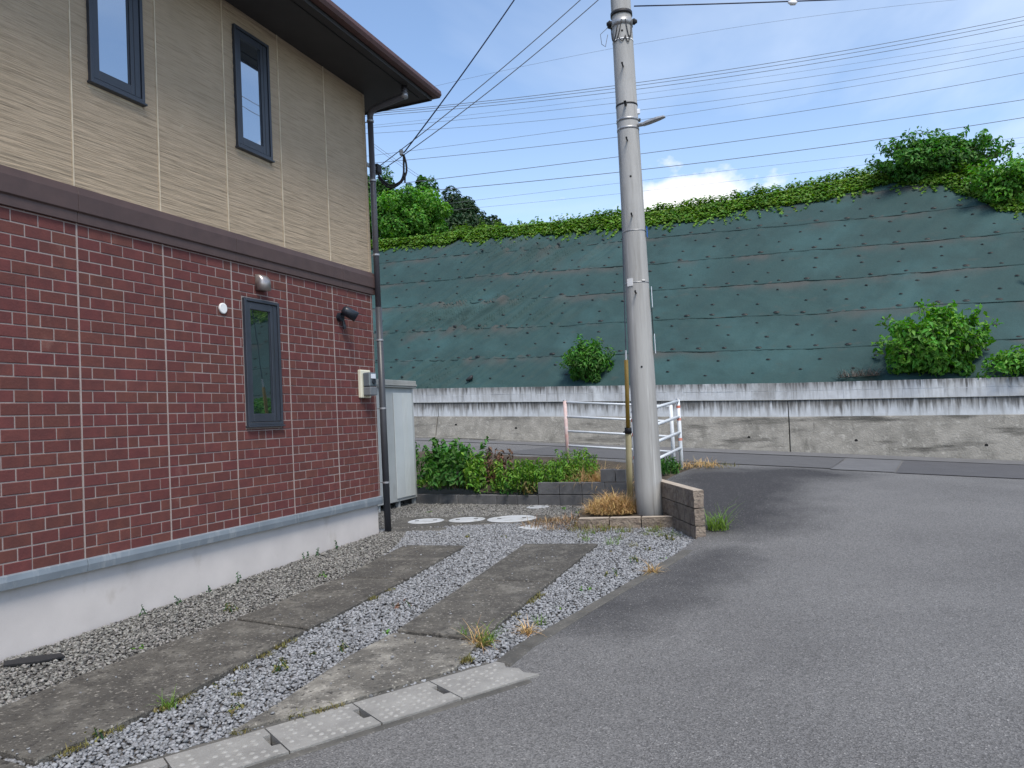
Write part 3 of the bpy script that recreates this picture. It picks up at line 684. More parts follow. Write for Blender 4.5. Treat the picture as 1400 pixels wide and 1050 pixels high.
dc = MB().tube([(-2.92, .0, 2.655), (-2.92, -.014, 2.655), (-2.92, -.018, 2.655)], [.055, .055, .048], 24).obj('wall_cap', 'white', house); dc['label'] = 'round white cap on the brick wall'
lp = link('spotlight', None, None, house); lp['label'] = 'black round spotlight on the brick wall'
MB().tube([(-.83, .0, 2.78), (-.83, -.05, 2.78)], .055, 16).obj('mount', 'lampbk', lp)
q0, q1 = Vector((-.83, -.09, 2.86)), Vector((-.735, -.20, 2.77))
dq = (q1 - q0).normalized()
MB().tube([q0 - dq * .03, q0, q0 + dq * .01, q1, q1 - dq * .001, q1 - dq * .05], [.035, .058, .062, .066, .058, .054], 18).obj('lamp_head', 'lampbk', lp, True)
MB().tube([(-.83, -.05, 2.78), (-.83, -.085, 2.80), q0], .018, 8).obj('arm', 'lampbk', lp)
MB().tube([(-.80, -.045, 2.74), (-.79, -.05, 2.66), (-.785, -.05, 2.63)], [.016, .022, .020], 10).obj('sensor', 'lampbk', lp)
mt = link('electricity_meter', None, None, house); mt['label'] = 'grey electricity meter on a cream board by the downpipe'
MB().box((-.44, -.045, 1.76), (-.20, .01, 2.13)).obj('backing_board', 'cream', mt, bevel=.012, seg=2)
MB().box((-.40, -.155, 1.79), (-.225, -.046, 1.90)).obj('terminal_cover', 'meter', mt, bevel=.01, seg=2)
MB().box((-.40, -.150, 1.905), (-.225, -.046, 2.09)).obj('meter_case', 'glassm', mt, bevel=.014, seg=2)
MB().box((-.37, -.157, 2.01), (-.26, -.151, 2.07)).obj('display', 'plate', mt)
MB().tube([(-.31, -.151, 1.97), (-.31, -.165, 1.97)], .035, 16).obj('dial', 'lampbk', mt)
# service cable box and drip loop at the far corner
sv = link('service_bracket', None, None, house)
MB().box((.30, .0, 4.95), (.42, .10, 5.08)).obj('cable_box', 'black', sv, bevel=.01)
MB().box((-.0, .03, 4.99), (.31, .07, 5.03)).obj('bracket_arm', 'steel', sv)

# ------------------------------------------------------------------ storage shed behind the corner
sh = empty('storage_shed', hw(2.0, -1.25, -.04), AX, 'pale grey metal garden shed standing behind the house corner', 'shed')
SLn = 1.36
MB().box((0, 0, .11), (SLn, .78, 2.07)).obj('body', 'shed', sh, bevel=.006)
sr_ = MB(); sr_.box((-.04, -.05, 2.072), (SLn + .04, .84, 2.10)); sr_.box((-.04, -.062, 2.102), (SLn + .052, .84, 2.135)); sr_.box((-.04, -.05, 2.137), (SLn + .04, .84, 2.20)); sr_.obj('roof', 'shedr', sh, bevel=.005)
dr = MB(); dr.box((.62, -.016, .16), (1.27, -.001, 1.98)); dr.obj('door', 'shedp', sh, bevel=.005)
for k in range(4): MB().box((.93 + k * .05, -.021, .17), (.945 + k * .05, -.015, 1.97)).obj('door_rib', 'shedp', sh)
MB().box((1.275, -.012, .12), (1.30, .0, 2.05)).obj('corner_post', 'shed', sh)
for x in (.05, .72, 1.30):
    for y in (.03, .68): MB().box((x, y, -.02), (x + .06, y + .06, .112)).obj('foot', 'shed', sh)

# ------------------------------------------------------------------ grey block wall (low retaining wall of the bank)
gbw = empty('grey_block_wall', (.33, 12.96, -.045), math.atan2(-.86, 1.50) if False else -math.atan2(.51, .86), 'low weathered grey concrete block wall in front of the weeds', 'wall')
def block_mesh(w, d, h, bev=.006, rough=0, seed=0, cuts=3):
    b = MB().box((0, 0, 0), (w, d, h)); me = b.mesh('block')
    bm = bmesh.new(); bm.from_mesh(me)
    if rough:
        bmesh.ops.subdivide_edges(bm, edges=bm.edges[:], cuts=cuts, use_grid_fill=True)
        for v in bm.verts:
            q = noise.noise_vector(Vector((v.co.x * 14 + seed, v.co.y * 14, v.co.z * 14)))
            v.co += Vector((q.x * .25, q.y, q.z * .25)) * rough
    else:
        bmesh.ops.bevel(bm, geom=bm.edges[:], offset=bev, segments=1, affect='EDGES')
    bm.normal_update(); bm.to_mesh(me); bm.free(); return me
g1 = block_mesh(.391, .12, .19); g1.materials.append(MT['grey_b'])
for k in range(-14, 0):
    o = link('concrete_block', g1, None, gbw); o.location = (k * .4, random.uniform(-.004, .004), -.03 + random.uniform(-.003, .003))
for c in range(2):
    for k in range(0, 4):
        o = link('concrete_block', g1, None, gbw); o.location = (k * .4 + .004 + (.0 if c == 0 else 0), 0, .0 + c * .2 - .02)
hb = MB(); hb.box((0, 0, 0), (.16, .12, .19)); hb.box((.16, 0, 0), (.20, .03, .19)); hb.box((.16, .09, 0), (.20, .12, .19)); hb.box((.20, 0, 0), (.24, .12, .19))
ho = hb.obj('concrete_block', 'grey_b', gbw); ho.location = (1.14, 0, .381)
hb = MB(); hb.box((0, 0, 0), (.03, .12, .18)); hb.box((.03, 0, 0), (.16, .03, .18)); hb.box((.03, .09, 0), (.16, .12, .18))
ho2 = hb.obj('concrete_block', 'grey_b', gbw); ho2.location = (1.40, 0, .381)

# ------------------------------------------------------------------ brown split-face planter by the pole
bw = empty('brown_block_wall', (1.98, 8.93, zn(0, 9)), 0, 'stepped brown split-face block wall beside the utility pole', 'wall')
bdir = Vector((-.20, 2.42, 0)).normalized(); bang = math.atan2(bdir.y, bdir.x)
bw.rotation_euler = (0, 0, bang)
bms = [block_mesh(.386, .115, .188, rough=.010, seed=s * 3.1) for s in range(4)]
for m_ in bms: m_.materials.append(MT['brown_b'])
for c in range(3):
    for k in range(6):
        o = link('split_block', bms[(c * 3 + k) % 4], None, bw); o.location = (k * .4, -.115, c * .2 - .035)
    if c == 2:
        for k in range(6): MB().box((k * .4 + .002, -.113, .553 + .0), (k * .4 + .386, -.002, .562)).obj('pale_top', 'cap', bw, bevel=.003)
pk = empty('planter_edging', (.755, 10.10, zn(0, 10)), math.atan2(-.27, 1.2), 'single row of brown edging blocks in front of the utility pole', 'edging')
for k in range(3):
    o = link('split_block', bms[k], None, pk); o.location = (k * .4, 0, -.06)
    MB().box((k * .4 + .004, .002, .130), (k * .4 + .384, .11, .137)).obj('pale_top', 'cap', pk, bevel=.003)
PLANT = [(.80, 10.30), (1.93, 10.02), (1.80, 11.35), (1.72, 12.0), (.9, 12.3)]
def zpl(x, y): return zn(x, y) + .09 + .05 * noise.noise((x * 3, y * 3, 5)) - .10 * sst(11.0, 12.2, y) * (1 if x < 1.5 else 0)
pl_ = sheet('planter_soil', [(.80, 10.30), (1.93, 10.02), (1.80, 11.35), (1.72, 12.0), (1.15, 12.1), (.85, 11.2)], .15, zpl, 'soil'); struct(pl_, 'dark soil around the utility pole')

# ------------------------------------------------------------------ retaining wall along the upper road
WANG = math.atan2(-.399, .917)
def ztop(t): return float(np.interp(t, [-25, 0, 9.25, 13.9, 32], [3.55, 2.35, 1.90, 1.73, 1.10]))
def zbase(t): x, y = wl_(t, -.25); return zr(x, y)
rw = empty('retaining_wall', (-2.05, 22, 0), WANG, 'long weathered concrete retaining wall with pale block courses on top', 'retaining wall')
T0, T1 = -13.6, 22.0
def strip_hex(t0, t1, ya, yb, za, zb):   # front y ya(bottom, top), back yb ; za, zb functions of t
    n = max(1, int((t1 - t0) / .8)); b = MB()
    ts = [t0 + (t1 - t0) * i / n for i in range(n + 1)]; V = []
    for t in ts: V += [(t, ya[0], za(t)), (t, ya[1], zb(t)), (t, yb, zb(t)), (t, yb, za(t))]
    Fc = []
    for i in range(n):
        q = i * 4
        for k in range(4): Fc.append((q + k, q + 4 + k, q + 4 + (k + 1) % 4, q + (k + 1) % 4)[::-1])
    Fc.append((0, 1, 2, 3)); Fc.append((4 * n + 3, 4 * n + 2, 4 * n + 1, 4 * n))
    return b.add(V, Fc)
cbm = block_mesh(.393, .15, .194, .003); cbm.materials.append(MT['cb'])
cbm2 = cbm.copy()
for m_, lo_, hi_ in ((cbm, .35, 1.0), (cbm2, 0.0, .32)):
    a_ = m_.attributes.new('drip', 'FLOAT', 'POINT'); a_.data.foreach_set('value', [lo_ + (hi_ - lo_) * v.co.z / .194 for v in m_.vertices])
k = 0; t = T0
while t < T1:
    for c in range(2):
        o = link('concrete_block', cbm if c == 0 else cbm2, None, rw)
        sl = math.atan((ztop(t + .2) - ztop(t - .2)) / .4)
        o.location = (t, -.030 + random.uniform(-.003, .003), ztop(t) - .2 * (c + 1)); o.rotation_euler = (0, -sl, 0)
    t += .4
strip_hex(T0, T1, (-.0255, -.0255), .13, lambda t: ztop(t) - .40, lambda t: ztop(t) - .012).obj('block_mortar', 'cmid', rw)
JN = [T0, -9.3, -.05, 9.2, 18.4, T1]
for i in range(len(JN) - 1):
    a, c = JN[i] + .011, JN[i + 1] - .011
    strip_hex(a, c, (-.012, -.004), .3, lambda t: ztop(t) - .79, lambda t: ztop(t) - .402).obj('upper_course', 'cmid', rw)
    uc = rw.children[-1] if False else [o_ for o_ in bpy.data.objects if o_.name.startswith('upper_course')][-1]
    a_ = uc.data.attributes.new('drip', 'FLOAT', 'POINT'); a_.data.foreach_set('value', [max(0, min(1, 1 - (ztop(v.co.x) - .402 - v.co.z) / .388)) for v in uc.data.vertices])
    lo = strip_hex(a, c, (-.30, -.05), .3, lambda t: zbase(t) - .15, lambda t: ztop(t) - .792).obj('battered_base', 'clow', rw, bevel=.01)
strip_hex(T0, T1, (-.0, -.0), .25, lambda t: zbase(t), lambda t: ztop(t) - .42).obj('joint_filler', 'dark', rw)
def on_base(t, h):
    zb, zt = zbase(t) - .15, ztop(t) - .792; u = (h - zb) / (zt - zb); return -.30 + u * .25
for t, hh in ((.55, .38), (2.35, .34), (8.3, .30), (10.6, .31), (13.1, .30), (-2.5, .35), (15.6, .3), (5.3, .32)):
    h = zbase(t) + hh; y = on_base(t, h)
    MB().tube([(t, y + .10, h + .01), (t, y - .006, h)], .034, 12).obj('weep_hole', 'dark', rw)
wk = strip_hex(-13, 5.2, (-.50, -.49), -.305, lambda t: zbase(t) - .1, lambda t: zbase(t) + .05).obj('road_kerb', 'clow')
wk.location = (-2.05, 22, 0); wk.rotation_euler = (0, 0, WANG); struct(wk, 'thin pale kerb at the foot of the retaining wall')
# asphalt patches near the wall foot
def patch(name, t0, t1, y0, y1, m, label, sk=0):
    n = 10; b = MB(); V = []
    for i in range(n + 1):
        t = t0 + (t1 - t0) * i / n
        for yy in (y0, y1):
            x, y = wl_(t + (sk if yy == y0 else 0), yy); V.append((x, y, zroad(x, y) + .012))
    o = b.add(V, [(2 * i, 2 * i + 2, 2 * i + 3, 2 * i + 1) for i in range(n)]).obj(name, m); struct(o, label)
patch('road_patch', 11.46, 21, -4.85, -1.68, 'asph_patch2', 'dark asphalt lane patch along the retaining wall', -.28)
patch('road_patch', 10.42, 11.42, -4.75, -1.70, 'asph_patch', 'pale grey asphalt patch between two cut seams', -.25)
patch('road_patch', 4.0, 10.38, -4.55, -1.75, 'asph_patch3', 'smooth grey asphalt strip before the pale patch', -.2)
patch('road_edge_strip', -13, 21, -1.55, -.31, 'asph_edge', 'pale dusty asphalt strip at the foot of the retaining wall', 0)

# ------------------------------------------------------------------ slope with green sheet
LT = lambda t: float(np.interp(t, [-14, 4.85, 7.5, 12, 13.3, 14.8, 17, 30], [8.1, 8.0, 8.2, 8.9, 8.6, 7.0, 6.1, 5.5]))
def slope_pt(t, s, h=0.0):
    c = math.cos(math.radians(45)); y = .20 + s * c; z = ztop(t) - .10 + s * c
    w = .05 * noise.noise((t * .35, s * .5, 2.2)) + .02 * noise.noise((t * 1.4, s * 1.5, 7))
    return (t, y - (h + w) * c, z + (h + w) * c)
slope = empty('slope', (-2.05, 22, 0), WANG); struct(slope, 'steep earth slope above the retaining wall')
V = []; Fc = []; ts = np.arange(-14, 30, .5); ss = np.linspace(-.3, 1, 12)
for t in ts:
    for q in ss: V.append(slope_pt(t, -.3 if q < 0 else q * LT(t), -.05))
nn = len(ss); Fc = [(i * nn + k, (i + 1) * nn + k, (i + 1) * nn + k + 1, i * nn + k + 1) for i in range(len(ts) - 1) for k in range(nn - 1)]
MB().add(V, Fc).obj('slope_soil', 'soil', slope, True)
SPW = 1.37
def wrinkle(t, s):
    # loose folds running up the slope, strongest in the slack area near the house end
    amp = math.exp(-((t + .6 - .25 * s) / 2.3) ** 2) * (.55 + .45 * math.sin(s * 1.9 + 1)) + .10
    amp *= .35 + max(0, .5 + noise.noise((t * .45, s * .8, 6.6)))
    u = t * 2.2 - s * 1.5
    r = 1 - abs(noise.noise((u * 1.6, s * .3 + t * .15, 4.4))) * 3.2
    r2 = 1 - abs(noise.noise((t * 1.1 + 5, s * 2.4 + t * .5, 1.4))) * 3.0
    return .19 * amp * max(0, r) ** 2 + .018 * max(0, r2) ** 2 * (1 if s < 4 else .3)
for k in range(7):
    tsx = np.concatenate([np.arange(-14, -5, .15), np.arange(-5, 5, .06), np.arange(5, 15, .09), np.arange(15, 24, .2)]); V = []; dirt = []; ns = 22
    for t in tsx:
        L_ = LT(t)
        for j in range(ns + 1):
            v = j / ns
            s = min(k * SPW - (.06 + .035 * noise.noise((t * .9, k * 5, 1))) + v * (SPW + .10), L_ - .02)
            h = .012 + .012 * (1 - v) + wrinkle(t, s) * min(1, 6 * v + .25) + .012 * noise.noise((t * 2.1, s * 2.1, k))
            V.append(slope_pt(t, s, h))
            dn = noise.noise((t * .8, s * .9, 3.3 + k)) + .5 * noise.noise((t * 3, s * 4, 1.3)) 
            e = math.exp(-((1 - v) / .20) ** 2) * 1.0
            dirt.append(max(0, min(.85, e * (dn * 1.7 + .22) + max(0, noise.noise((t * .5, s * .6, 8)) + noise.noise((t * 2.5 - s * 1.5, s, 2)) * .6 - .36) * 1.3 * math.exp(-((t + .5) / 3.5) ** 2))))
    nn = ns + 1
    Fc = [(i * nn + j, (i + 1) * nn + j, (i + 1) * nn + j + 1, i * nn + j + 1) for i in range(len(tsx) - 1) for j in range(ns)]
    Fc = [f for f in Fc if len({V[q] for q in f}) == 4]
    o = MB().add(V, Fc).obj('sheet_strip', 'sheet', slope, True)
    a_ = o.data.attributes.new('dirt', 'FLOAT', 'POINT'); a_.data.foreach_set('value', np.array(dirt, np.float32))
    if k > 0:
        e = MB(); V2 = []
        for t in tsx[::2]:
            L_ = LT(t); s = k * SPW - (.06 + .035 * noise.noise((t * .9, k * 5, 1)))
            w = .004 + .022 * max(0, noise.noise((t * .7, k, 3)))
            V2 += [slope_pt(t, min(s - .004, L_), .034 + .05 * wrinkle(t, s)), slope_pt(t, min(s + w, L_), .042 + .25 * wrinkle(t, s))]
        e.add(V2, [(2 * i, 2 * i + 2, 2 * i + 3, 2 * i + 1) for i in range(len(tsx[::2]) - 1)]).obj('sheet_hem', 'sheetedge', slope)
pins = MB()
for k in range(0, 21):
    base_s = k * SPW / 3 + .05; hem = k % 3 == 0
    t = -13.5 + random.uniform(0, .4)
    while t < 20:
        s = base_s + random.uniform(-.03, .03) + (0 if hem else random.uniform(-.08, .08))
        if .15 < s < LT(t) - .15:
            r = random.uniform(.045, .07) if hem else random.uniform(.032, .05)
            n = 6; w_ = wrinkle(t, s)
            ring = [Vector(slope_pt(t + r * 1.3 * math.cos(a), s + r * .7 * math.sin(a), .030 + w_)) for a in [2 * math.pi * i / n for i in range(n)]]
            top = Vector(slope_pt(t, s, .052 + w_))
            pins.add(ring + [top], [(i, (i + 1) % n, n) for i in range(n)])
        t += (.72 if hem else 1.05) * random.uniform(.8, 1.2)
po = pins.obj('anchor_pins', 'pin', slope); po['kind'] = 'stuff'
def slope_w(t, s, h=0):
    p = slope_pt(t, s, h); x, y = wl_(p[0], p[1]); return Vector((x, y, p[2]))
# plateau and hill behind
hv = []; Fc = []
ts = np.arange(-40, 45, 1.5); ys = np.concatenate([np.arange(0, 6, .5), np.arange(6, 70, 3)])
for t in ts:
    tc_ = min(max(t, -14), 29.5); L_ = LT(tc_); p = slope_pt(tc_, L_ - .02, -.06)
    for y in ys:
        x_, y_ = wl_(t, p[1] + y)
        z = p[2] + .02 + .02 * min(y, 8) - .8 * sst(0, 6, y) * (1 if t > -4 else .4) + (sst(6, 40, y) * 9 * sst(4, -14, t)) + .15 * noise.noise((x_ * .4, y_ * .4, 0)) * sst(0, 2, y)
        hv.append((x_, y_, z))
nn = len(ys); Fc = [(i * nn + k, (i + 1) * nn + k, (i + 1) * nn + k + 1, i * nn + k + 1) for i in range(len(ts) - 1) for k in range(nn - 1)]
hill = MB().add(hv, Fc).obj('hill', 'hill', None, True); struct(hill, 'green hilltop behind the slope')

# ------------------------------------------------------------------ foliage helpers
def leaf_arrays(C, out, size, aspect=.5, droop=.35, spread=.8, fold=.12):
    n = len(C)
    nrm = out * .85 + np.array([0, 0, .45]) + RNG.normal(size=(n, 3)) * spread * .55
    nrm /= np.linalg.norm(nrm, axis=1, keepdims=True) + 1e-9
    d = RNG.normal(size=(n, 3)) + out * .5; d[:, 2] -= droop * 1.6
    d -= nrm * np.sum(d * nrm, axis=1, keepdims=True)
    d /= np.linalg.norm(d, axis=1, keepdims=True) + 1e-9
    s = np.cross(d, nrm); L_ = (size * RNG.uniform(.65, 1.3, n))[:, None]; W = L_ * aspect * .5
    base = C - d * L_ * .5
    v0 = base; v1 = base + d * L_ * .45 + s * W + nrm * L_ * fold; v2 = base + d * L_ - nrm * L_ * .10; v3 = base + d * L_ * .45 - s * W + nrm * L_ * fold
    V = np.stack([v0, v3, v2, v1], 1).reshape(-1, 3)
    k = np.arange(n)[:, None] * 4
    Fq = np.concatenate([k + np.array([[0, 1, 2]]), k + np.array([[0, 2, 3]])], 0)
    return V, Fq
def blob_points(center, rad, nl, n, lump=.42, flat=.0, seed=0, lo=.55):
    rg = np.random.default_rng(seed); center = np.array(center); rad = np.array(rad)
    u = rg.normal(size=(nl, 3)); u /= np.linalg.norm(u, axis=1, keepdims=True); u[:, 2] = u[:, 2] * .95 + .08
    lc = center + u * rad * rg.uniform(.30, .78, (nl, 1)); lr = lump * rg.uniform(.7, 1.25, nl)
    idx = rg.integers(0, nl, n); w = rg.normal(size=(n, 3)); w /= np.linalg.norm(w, axis=1, keepdims=True)
    rr = rg.uniform(lo, 1.0, n) ** .5
    P = lc[idx] + w * rad * (lr[idx] * rr)[:, None]
    O = w * .7 + (P - center) / rad * .5; O /= np.linalg.norm(O, axis=1, keepdims=True)
    return P, O, lc
def shrub(name, label, cat, base, center, rad, n, size, m, seed=0, nl=18, group=None, aspect=.5, stems=5, lump=.42, parts=('foliage', 'stem'), droop=.35, trunk_r=.02, lo=.55, zmin=None):
    e = empty(name, base, 0, label, cat, group)
    P, O, lc = blob_points(center, rad, nl, n, lump, seed=seed, lo=lo)
    if zmin is not None:
        k = P[:, 2] > zmin; P, O = P[k], O[k]
    V, Fq = leaf_arrays(P - np.array(base), O, size, aspect, droop)
    rg_ = np.random.default_rng(seed + 500); st = MB(); b = Vector(base); SP_, SO_ = [], []
    for q in range(max(10, n // 160)):
        th_ = rg_.uniform(0, 6.283); zz_ = rg_.uniform(-.1, 1); rr_ = math.sqrt(max(0, 1 - zz_ * zz_))
        dr_ = np.array([rr_ * math.cos(th_), rr_ * math.sin(th_), zz_]); p_ = np.array(center) + dr_ * np.array(rad) * .82 - np.array(base)
        d_ = dr_ * .7 + np.array([0, 0, .5]) + rg_.normal(0, .25, 3); d_ /= np.linalg.norm(d_); ln_ = rg_.uniform(.25, .55) * rad[2]; pts_ = []
        for k in range(7):
            u_ = k / 6; c_ = p_ + d_ * ln_ * u_ + np.array([0, 0, -.25 * ln_ * u_ * u_]); pts_.append(tuple(c_))
            for w_ in range(2): SP_.append(c_ + rg_.normal(0, .35 * size, 3)); SO_.append(d_ + rg_.normal(0, .5, 3))
        st.tube([(0, 0, .02), tuple(p_ * .55)] + pts_, [.007, .006] + [.005] * 6 + [.002], 4)
    SO_ = np.array(SO_); SO_ /= np.linalg.norm(SO_, axis=1, keepdims=True)
    V2, F2 = leaf_arrays(np.array(SP_), SO_, size * .95, aspect, droop)
    np_mesh(parts[0], np.concatenate([V, V2]), np.concatenate([Fq, F2 + len(V)]), m, e)
    for q in lc[:stems]:
        t = Vector(q) - b; mid = t * .5 + Vector((random.uniform(-.1, .1) * rad[0], random.uniform(-.1, .1) * rad[1], .1 * rad[2]))
        st.tube([(random.uniform(-.5, .5) * trunk_r, random.uniform(-.5, .5) * trunk_r, -.15), mid, t], [trunk_r, trunk_r * .7, trunk_r * .25], 6)
    st.obj(parts[1], 'trunk', e, True)
    return e
def tree(label, base, center, rad, n, size, m, seed, nl=26, lump=.36, tr=.16):
    e = empty('broadleaf_tree', base, 0, label, 'tree', 'trees on the hill behind the slope')
    P, O, lc = blob_points(center, rad, nl, n, lump, seed=seed, lo=.4)
    V, Fq = leaf_arrays(P - np.array(base), O, size, .55, .3)
    np_mesh('crown', V, Fq, m, e)
    tk = MB(); h = center[2] - base[2]; cxy = Vector((center[0] - base[0], center[1] - base[1], 0))
    top = Vector((cxy.x, cxy.y, h)); tk.tube([(0, 0, -.6), cxy * .3 + Vector((.05, .05, h * .35)), cxy * .7 + Vector((-.05, 0, h * .7)), top], [tr, tr * .8, tr * .6, tr * .35], 9)
    for q in lc[:12]:
        a = cxy * .6 + Vector((0, 0, h * random.uniform(.45, .75))); t = Vector(q) - Vector(base)
        tk.tube([a, (a + t) * .5 + Vector((0, 0, .15)), t], [tr * .4, tr * .28, tr * .1], 6)
    tk.obj('trunk', 'trunk', e, True); return e
def blades(name, base, n, h, spread, m, parent=None, lean=.5, width=.008, seed=0, curl=.6, nseg=4, rad=.06, mound=0):
    rg = np.random.default_rng(seed); V = []; Fc = []
    for i in range(n):
        a = rg.uniform(0, 2 * math.pi); r0 = rad * math.sqrt(rg.uniform(0, 1)); L_ = h * rg.uniform(.5, 1.1); ln = lean * rg.uniform(.2, 1.2); cu = curl * rg.uniform(.3, 1.4)
        a2 = rg.uniform(0, 2 * math.pi); x, y, z = r0 * math.cos(a2) * spread, r0 * math.sin(a2) * spread, mound * (1 - (r0 / rad) ** 2) * rg.uniform(.3, 1)
        k = len(V); sx, sy = -math.sin(a), math.cos(a); pit = math.pi / 2 - ln * .8
        for s in range(nseg + 1):
            w = width * (1 - (s / nseg) ** 1.5) + .0006
            V += [(x - sx * w / 2, y - sy * w / 2, z), (x + sx * w / 2, y + sy * w / 2, z)]
            dl = L_ / nseg; x += math.cos(a) * math.cos(pit) * dl; y += math.sin(a) * math.cos(pit) * dl; z += math.sin(pit) * dl; pit -= cu / nseg * 1.6
            z = max(z, .004 + .01 * rg.uniform())
        for s in range(nseg): q = k + 2 * s; Fc.append((q, q + 1, q + 3, q + 2))
    o = MB().add(V, Fc).obj(name, m, parent)
    if parent is None: o.location = base
    else: o.location = base
    return o
def stalk_weed(e, n, h, m, leaf, seed, spread=.25, aspect=.45, per=26, zexp=1.0):
    rg = np.random.default_rng(seed); P = []; O = []; st = MB()
    for i in range(n):
        a = rg.uniform(0, 6.28); r = spread * math.sqrt(rg.uniform()); H = h * rg.uniform(.55, 1.1); lx, ly = rg.normal(0, .14, 2) * H
        b = Vector((r * math.cos(a), r * math.sin(a), -.05)); t = b + Vector((lx, ly, H)); mid = (b + t) * .5 + Vector((rg.normal(0, .02), rg.normal(0, .02), 0))
        st.tube([b, mid, t], [.006, .005, .002], 5)
        for j in range(per):
            v = (j + rg.uniform()) / per; v = .12 + .88 * v ** zexp; c = (b + (mid - b) * 2 * v) if v < .5 else (mid + (t - mid) * (2 * v - 1)); an = rg.uniform(0, 6.28); d = leaf * (1.0 - .35 * v)
            P.append((c.x + math.cos(an) * d * .6, c.y + math.sin(an) * d * .6, c.z + .1 * d)); O.append((math.cos(an), math.sin(an), .25))
    V, Fq = leaf_arrays(np.array(P), np.array(O), leaf, aspect, .25, .4)
    np_mesh('foliage', V, Fq, m, e); st.obj('stem', 'leaf_deep', e)

# ------------------------------------------------------------------ shrubs on the wall and the slope
def wallpt(t, y, z): x, y_ = wl_(t, y); return (x, y_, z)
b = wallpt(4.25, .45, ztop(4.25) + .12)
shrub('shrub', 'small round leafy shrub growing behind the wall beside the pole', 'shrub', b, (b[0], b[1], b[2] + .40), (.68, .52, .70), 4200, .135, 'leaf_mid', 3, 46, lump=.26, aspect=.34, droop=.7)
b = wallpt(12.35, .60, ztop(12.35) + .15)
shrub('shrub', 'large bright green dome-shaped shrub above the retaining wall', 'shrub', b, (b[0], b[1], b[2] + .50), (1.28, .90, .98), 9000, .150, 'leaf_shrub', 5, 90, aspect=.5, droop=.65, stems=10, trunk_r=.03, lump=.22)
b = wallpt(14.3, .45, ztop(14.3) + .1)
shrub('shrub', 'low leafy green shrub trailing along the wall top beside the large shrub', 'shrub', b, (b[0], b[1], b[2] + .15), (1.3, .5, .42), 2600, .12, 'leaf_shrub', 6, 22, aspect=.5, stems=5)
b = slope_w(13.3, LT(13.3) + .15)
shrub('shrub', 'tall loose bush rising above the vines at the top of the slope', 'shrub', tuple(b), (b.x + .1, b.y, b.z + .30), (2.3, .9, .85), 9500, .15, 'leaf_mid', 8, 110, aspect=.5, stems=14, lump=.19, trunk_r=.03)
b = slope_w(15.0, LT(15.0) + .1)
shrub('shrub', 'dense green bush on the falling end of the slope top', 'shrub', tuple(b), (b.x + .3, b.y, b.z + .35), (1.7, .9, .95), 8000, .13, 'leaf_shrub', 9, 80, aspect=.5, stems=8, lump=.22, trunk_r=.03)
# creeping vines along the crest
rg = np.random.default_rng(21); P = []; O = []
nv = 64000
tt = rg.uniform(-9, 19, nv)
for t in tt:
    L_ = LT(t)
    hang = (.20 + .24 * sst(-6, 5, t)) + .22 * noise.noise((t * .55, 3, 1)) + .18 * noise.noise((t * 2.3, 1, 4)) + (.55 if t > 13 else .12) * (.6 + noise.noise((t * 1.7, 8, 8)))
    lift = (.06 + .24 * sst(-6, 6, t) + .25 * sst(13, 14.5, t)) + .12 * noise.noise((t * .8, 7, 2)) + .12 * noise.noise((t * 2.6, 2, 9)) + .10 * max(0, noise.noise((t * 9, 5, 9))) + (.08 if t > 3 else 0)
    u = rg.uniform()
    if u < .45:
        s = L_ - hang * rg.uniform() ** 1.4; p = Vector(slope_pt(t, s, rg.uniform(.03, .22 * (1 - (L_ - s) / (hang + .25)) + .05))); on = (0, -.7, .5)
    else:
        s = L_; y = rg.uniform(-.12, 1.1); p = Vector(slope_pt(t, s, .0)); p.y += y; p.z += max(.02, lift * (1 - .25 * abs(y)) * rg.uniform(.35, 1.15)) - .02 * y; on = (0, -.2, .9)
    x, y_ = wl_(p.x, p.y); P.append((x, y_, p.z)); O.append((on[0] + .399 * on[1], .917 * on[1], on[2]))
for q in range(420):
    t = rg.uniform(-6, 18); L_ = LT(t); ln = rg.uniform(.15, .55) * (.5 + sst(-6, 4, t) * .7); up = rg.uniform() < .35; dt = rg.normal(0, .25)
    for k in range(int(5 + ln * 16)):
        u = k / (5 + ln * 16)
        if up: p = Vector(slope_pt(t, L_, 0)); p.y += rg.uniform(-.05, .05) + .25; p.z += .2 + ln * .6 * u; p.x += dt * u * .4
        else: p = Vector(slope_pt(t + dt * u, L_ - .25 - ln * u * 1.3, .04 + .03 * rg.uniform()))
        p += Vector(rg.normal(0, .025, 3)); x, y_ = wl_(p.x, p.y); P.append((x, y_, p.z)); O.append((-.28, -.64, .5))
V, Fq = leaf_arrays(np.array(P), np.array(O), .105, .75, .2, .55)
vines = np_mesh('creeping_vines', V, Fq, 'leaf_vine'); struct(vines, 'bright green vines creeping over the crest of the slope', 'stuff')
# trees at the left behind the crest
tree('bright green rounded tree, in front of the darker hill trees', (-3.9, 31, 7.4), (-3.85, 31, 9.5), (2.0, 1.6, 1.55), 17000, .15, 'leaf_shrub', 31, 70, .24)
tree('mid green tree half hidden by the house downpipe', (-6.0, 36, 7.8), (-5.9, 36, 11.4), (1.6, 1.3, 2.3), 12000, .17, 'leaf_tree', 32, 60, .25)
tree('upright dark green tree with a pointed crown behind the rounded tree', (-4.4, 40, 8.3), (-4.15, 40, 12.0), (1.25, 1.3, 2.4), 12000, .19, 'leaf_tree', 33, 60, .25)
tree('dark tree on the falling hill ridge beside the pointed tree', (-3.0, 47, 9), (-3.1, 47, 13.3), (2.0, 1.6, 2.1), 12000, .22, 'leaf_dark', 34, 34, .32)
tree('low dark tree standing lower on the ridge', (-1.6, 55, 9.5), (-1.9, 55, 14.3), (2.3, 1.6, 1.9), 9000, .24, 'leaf_dark', 35, 30, .32)
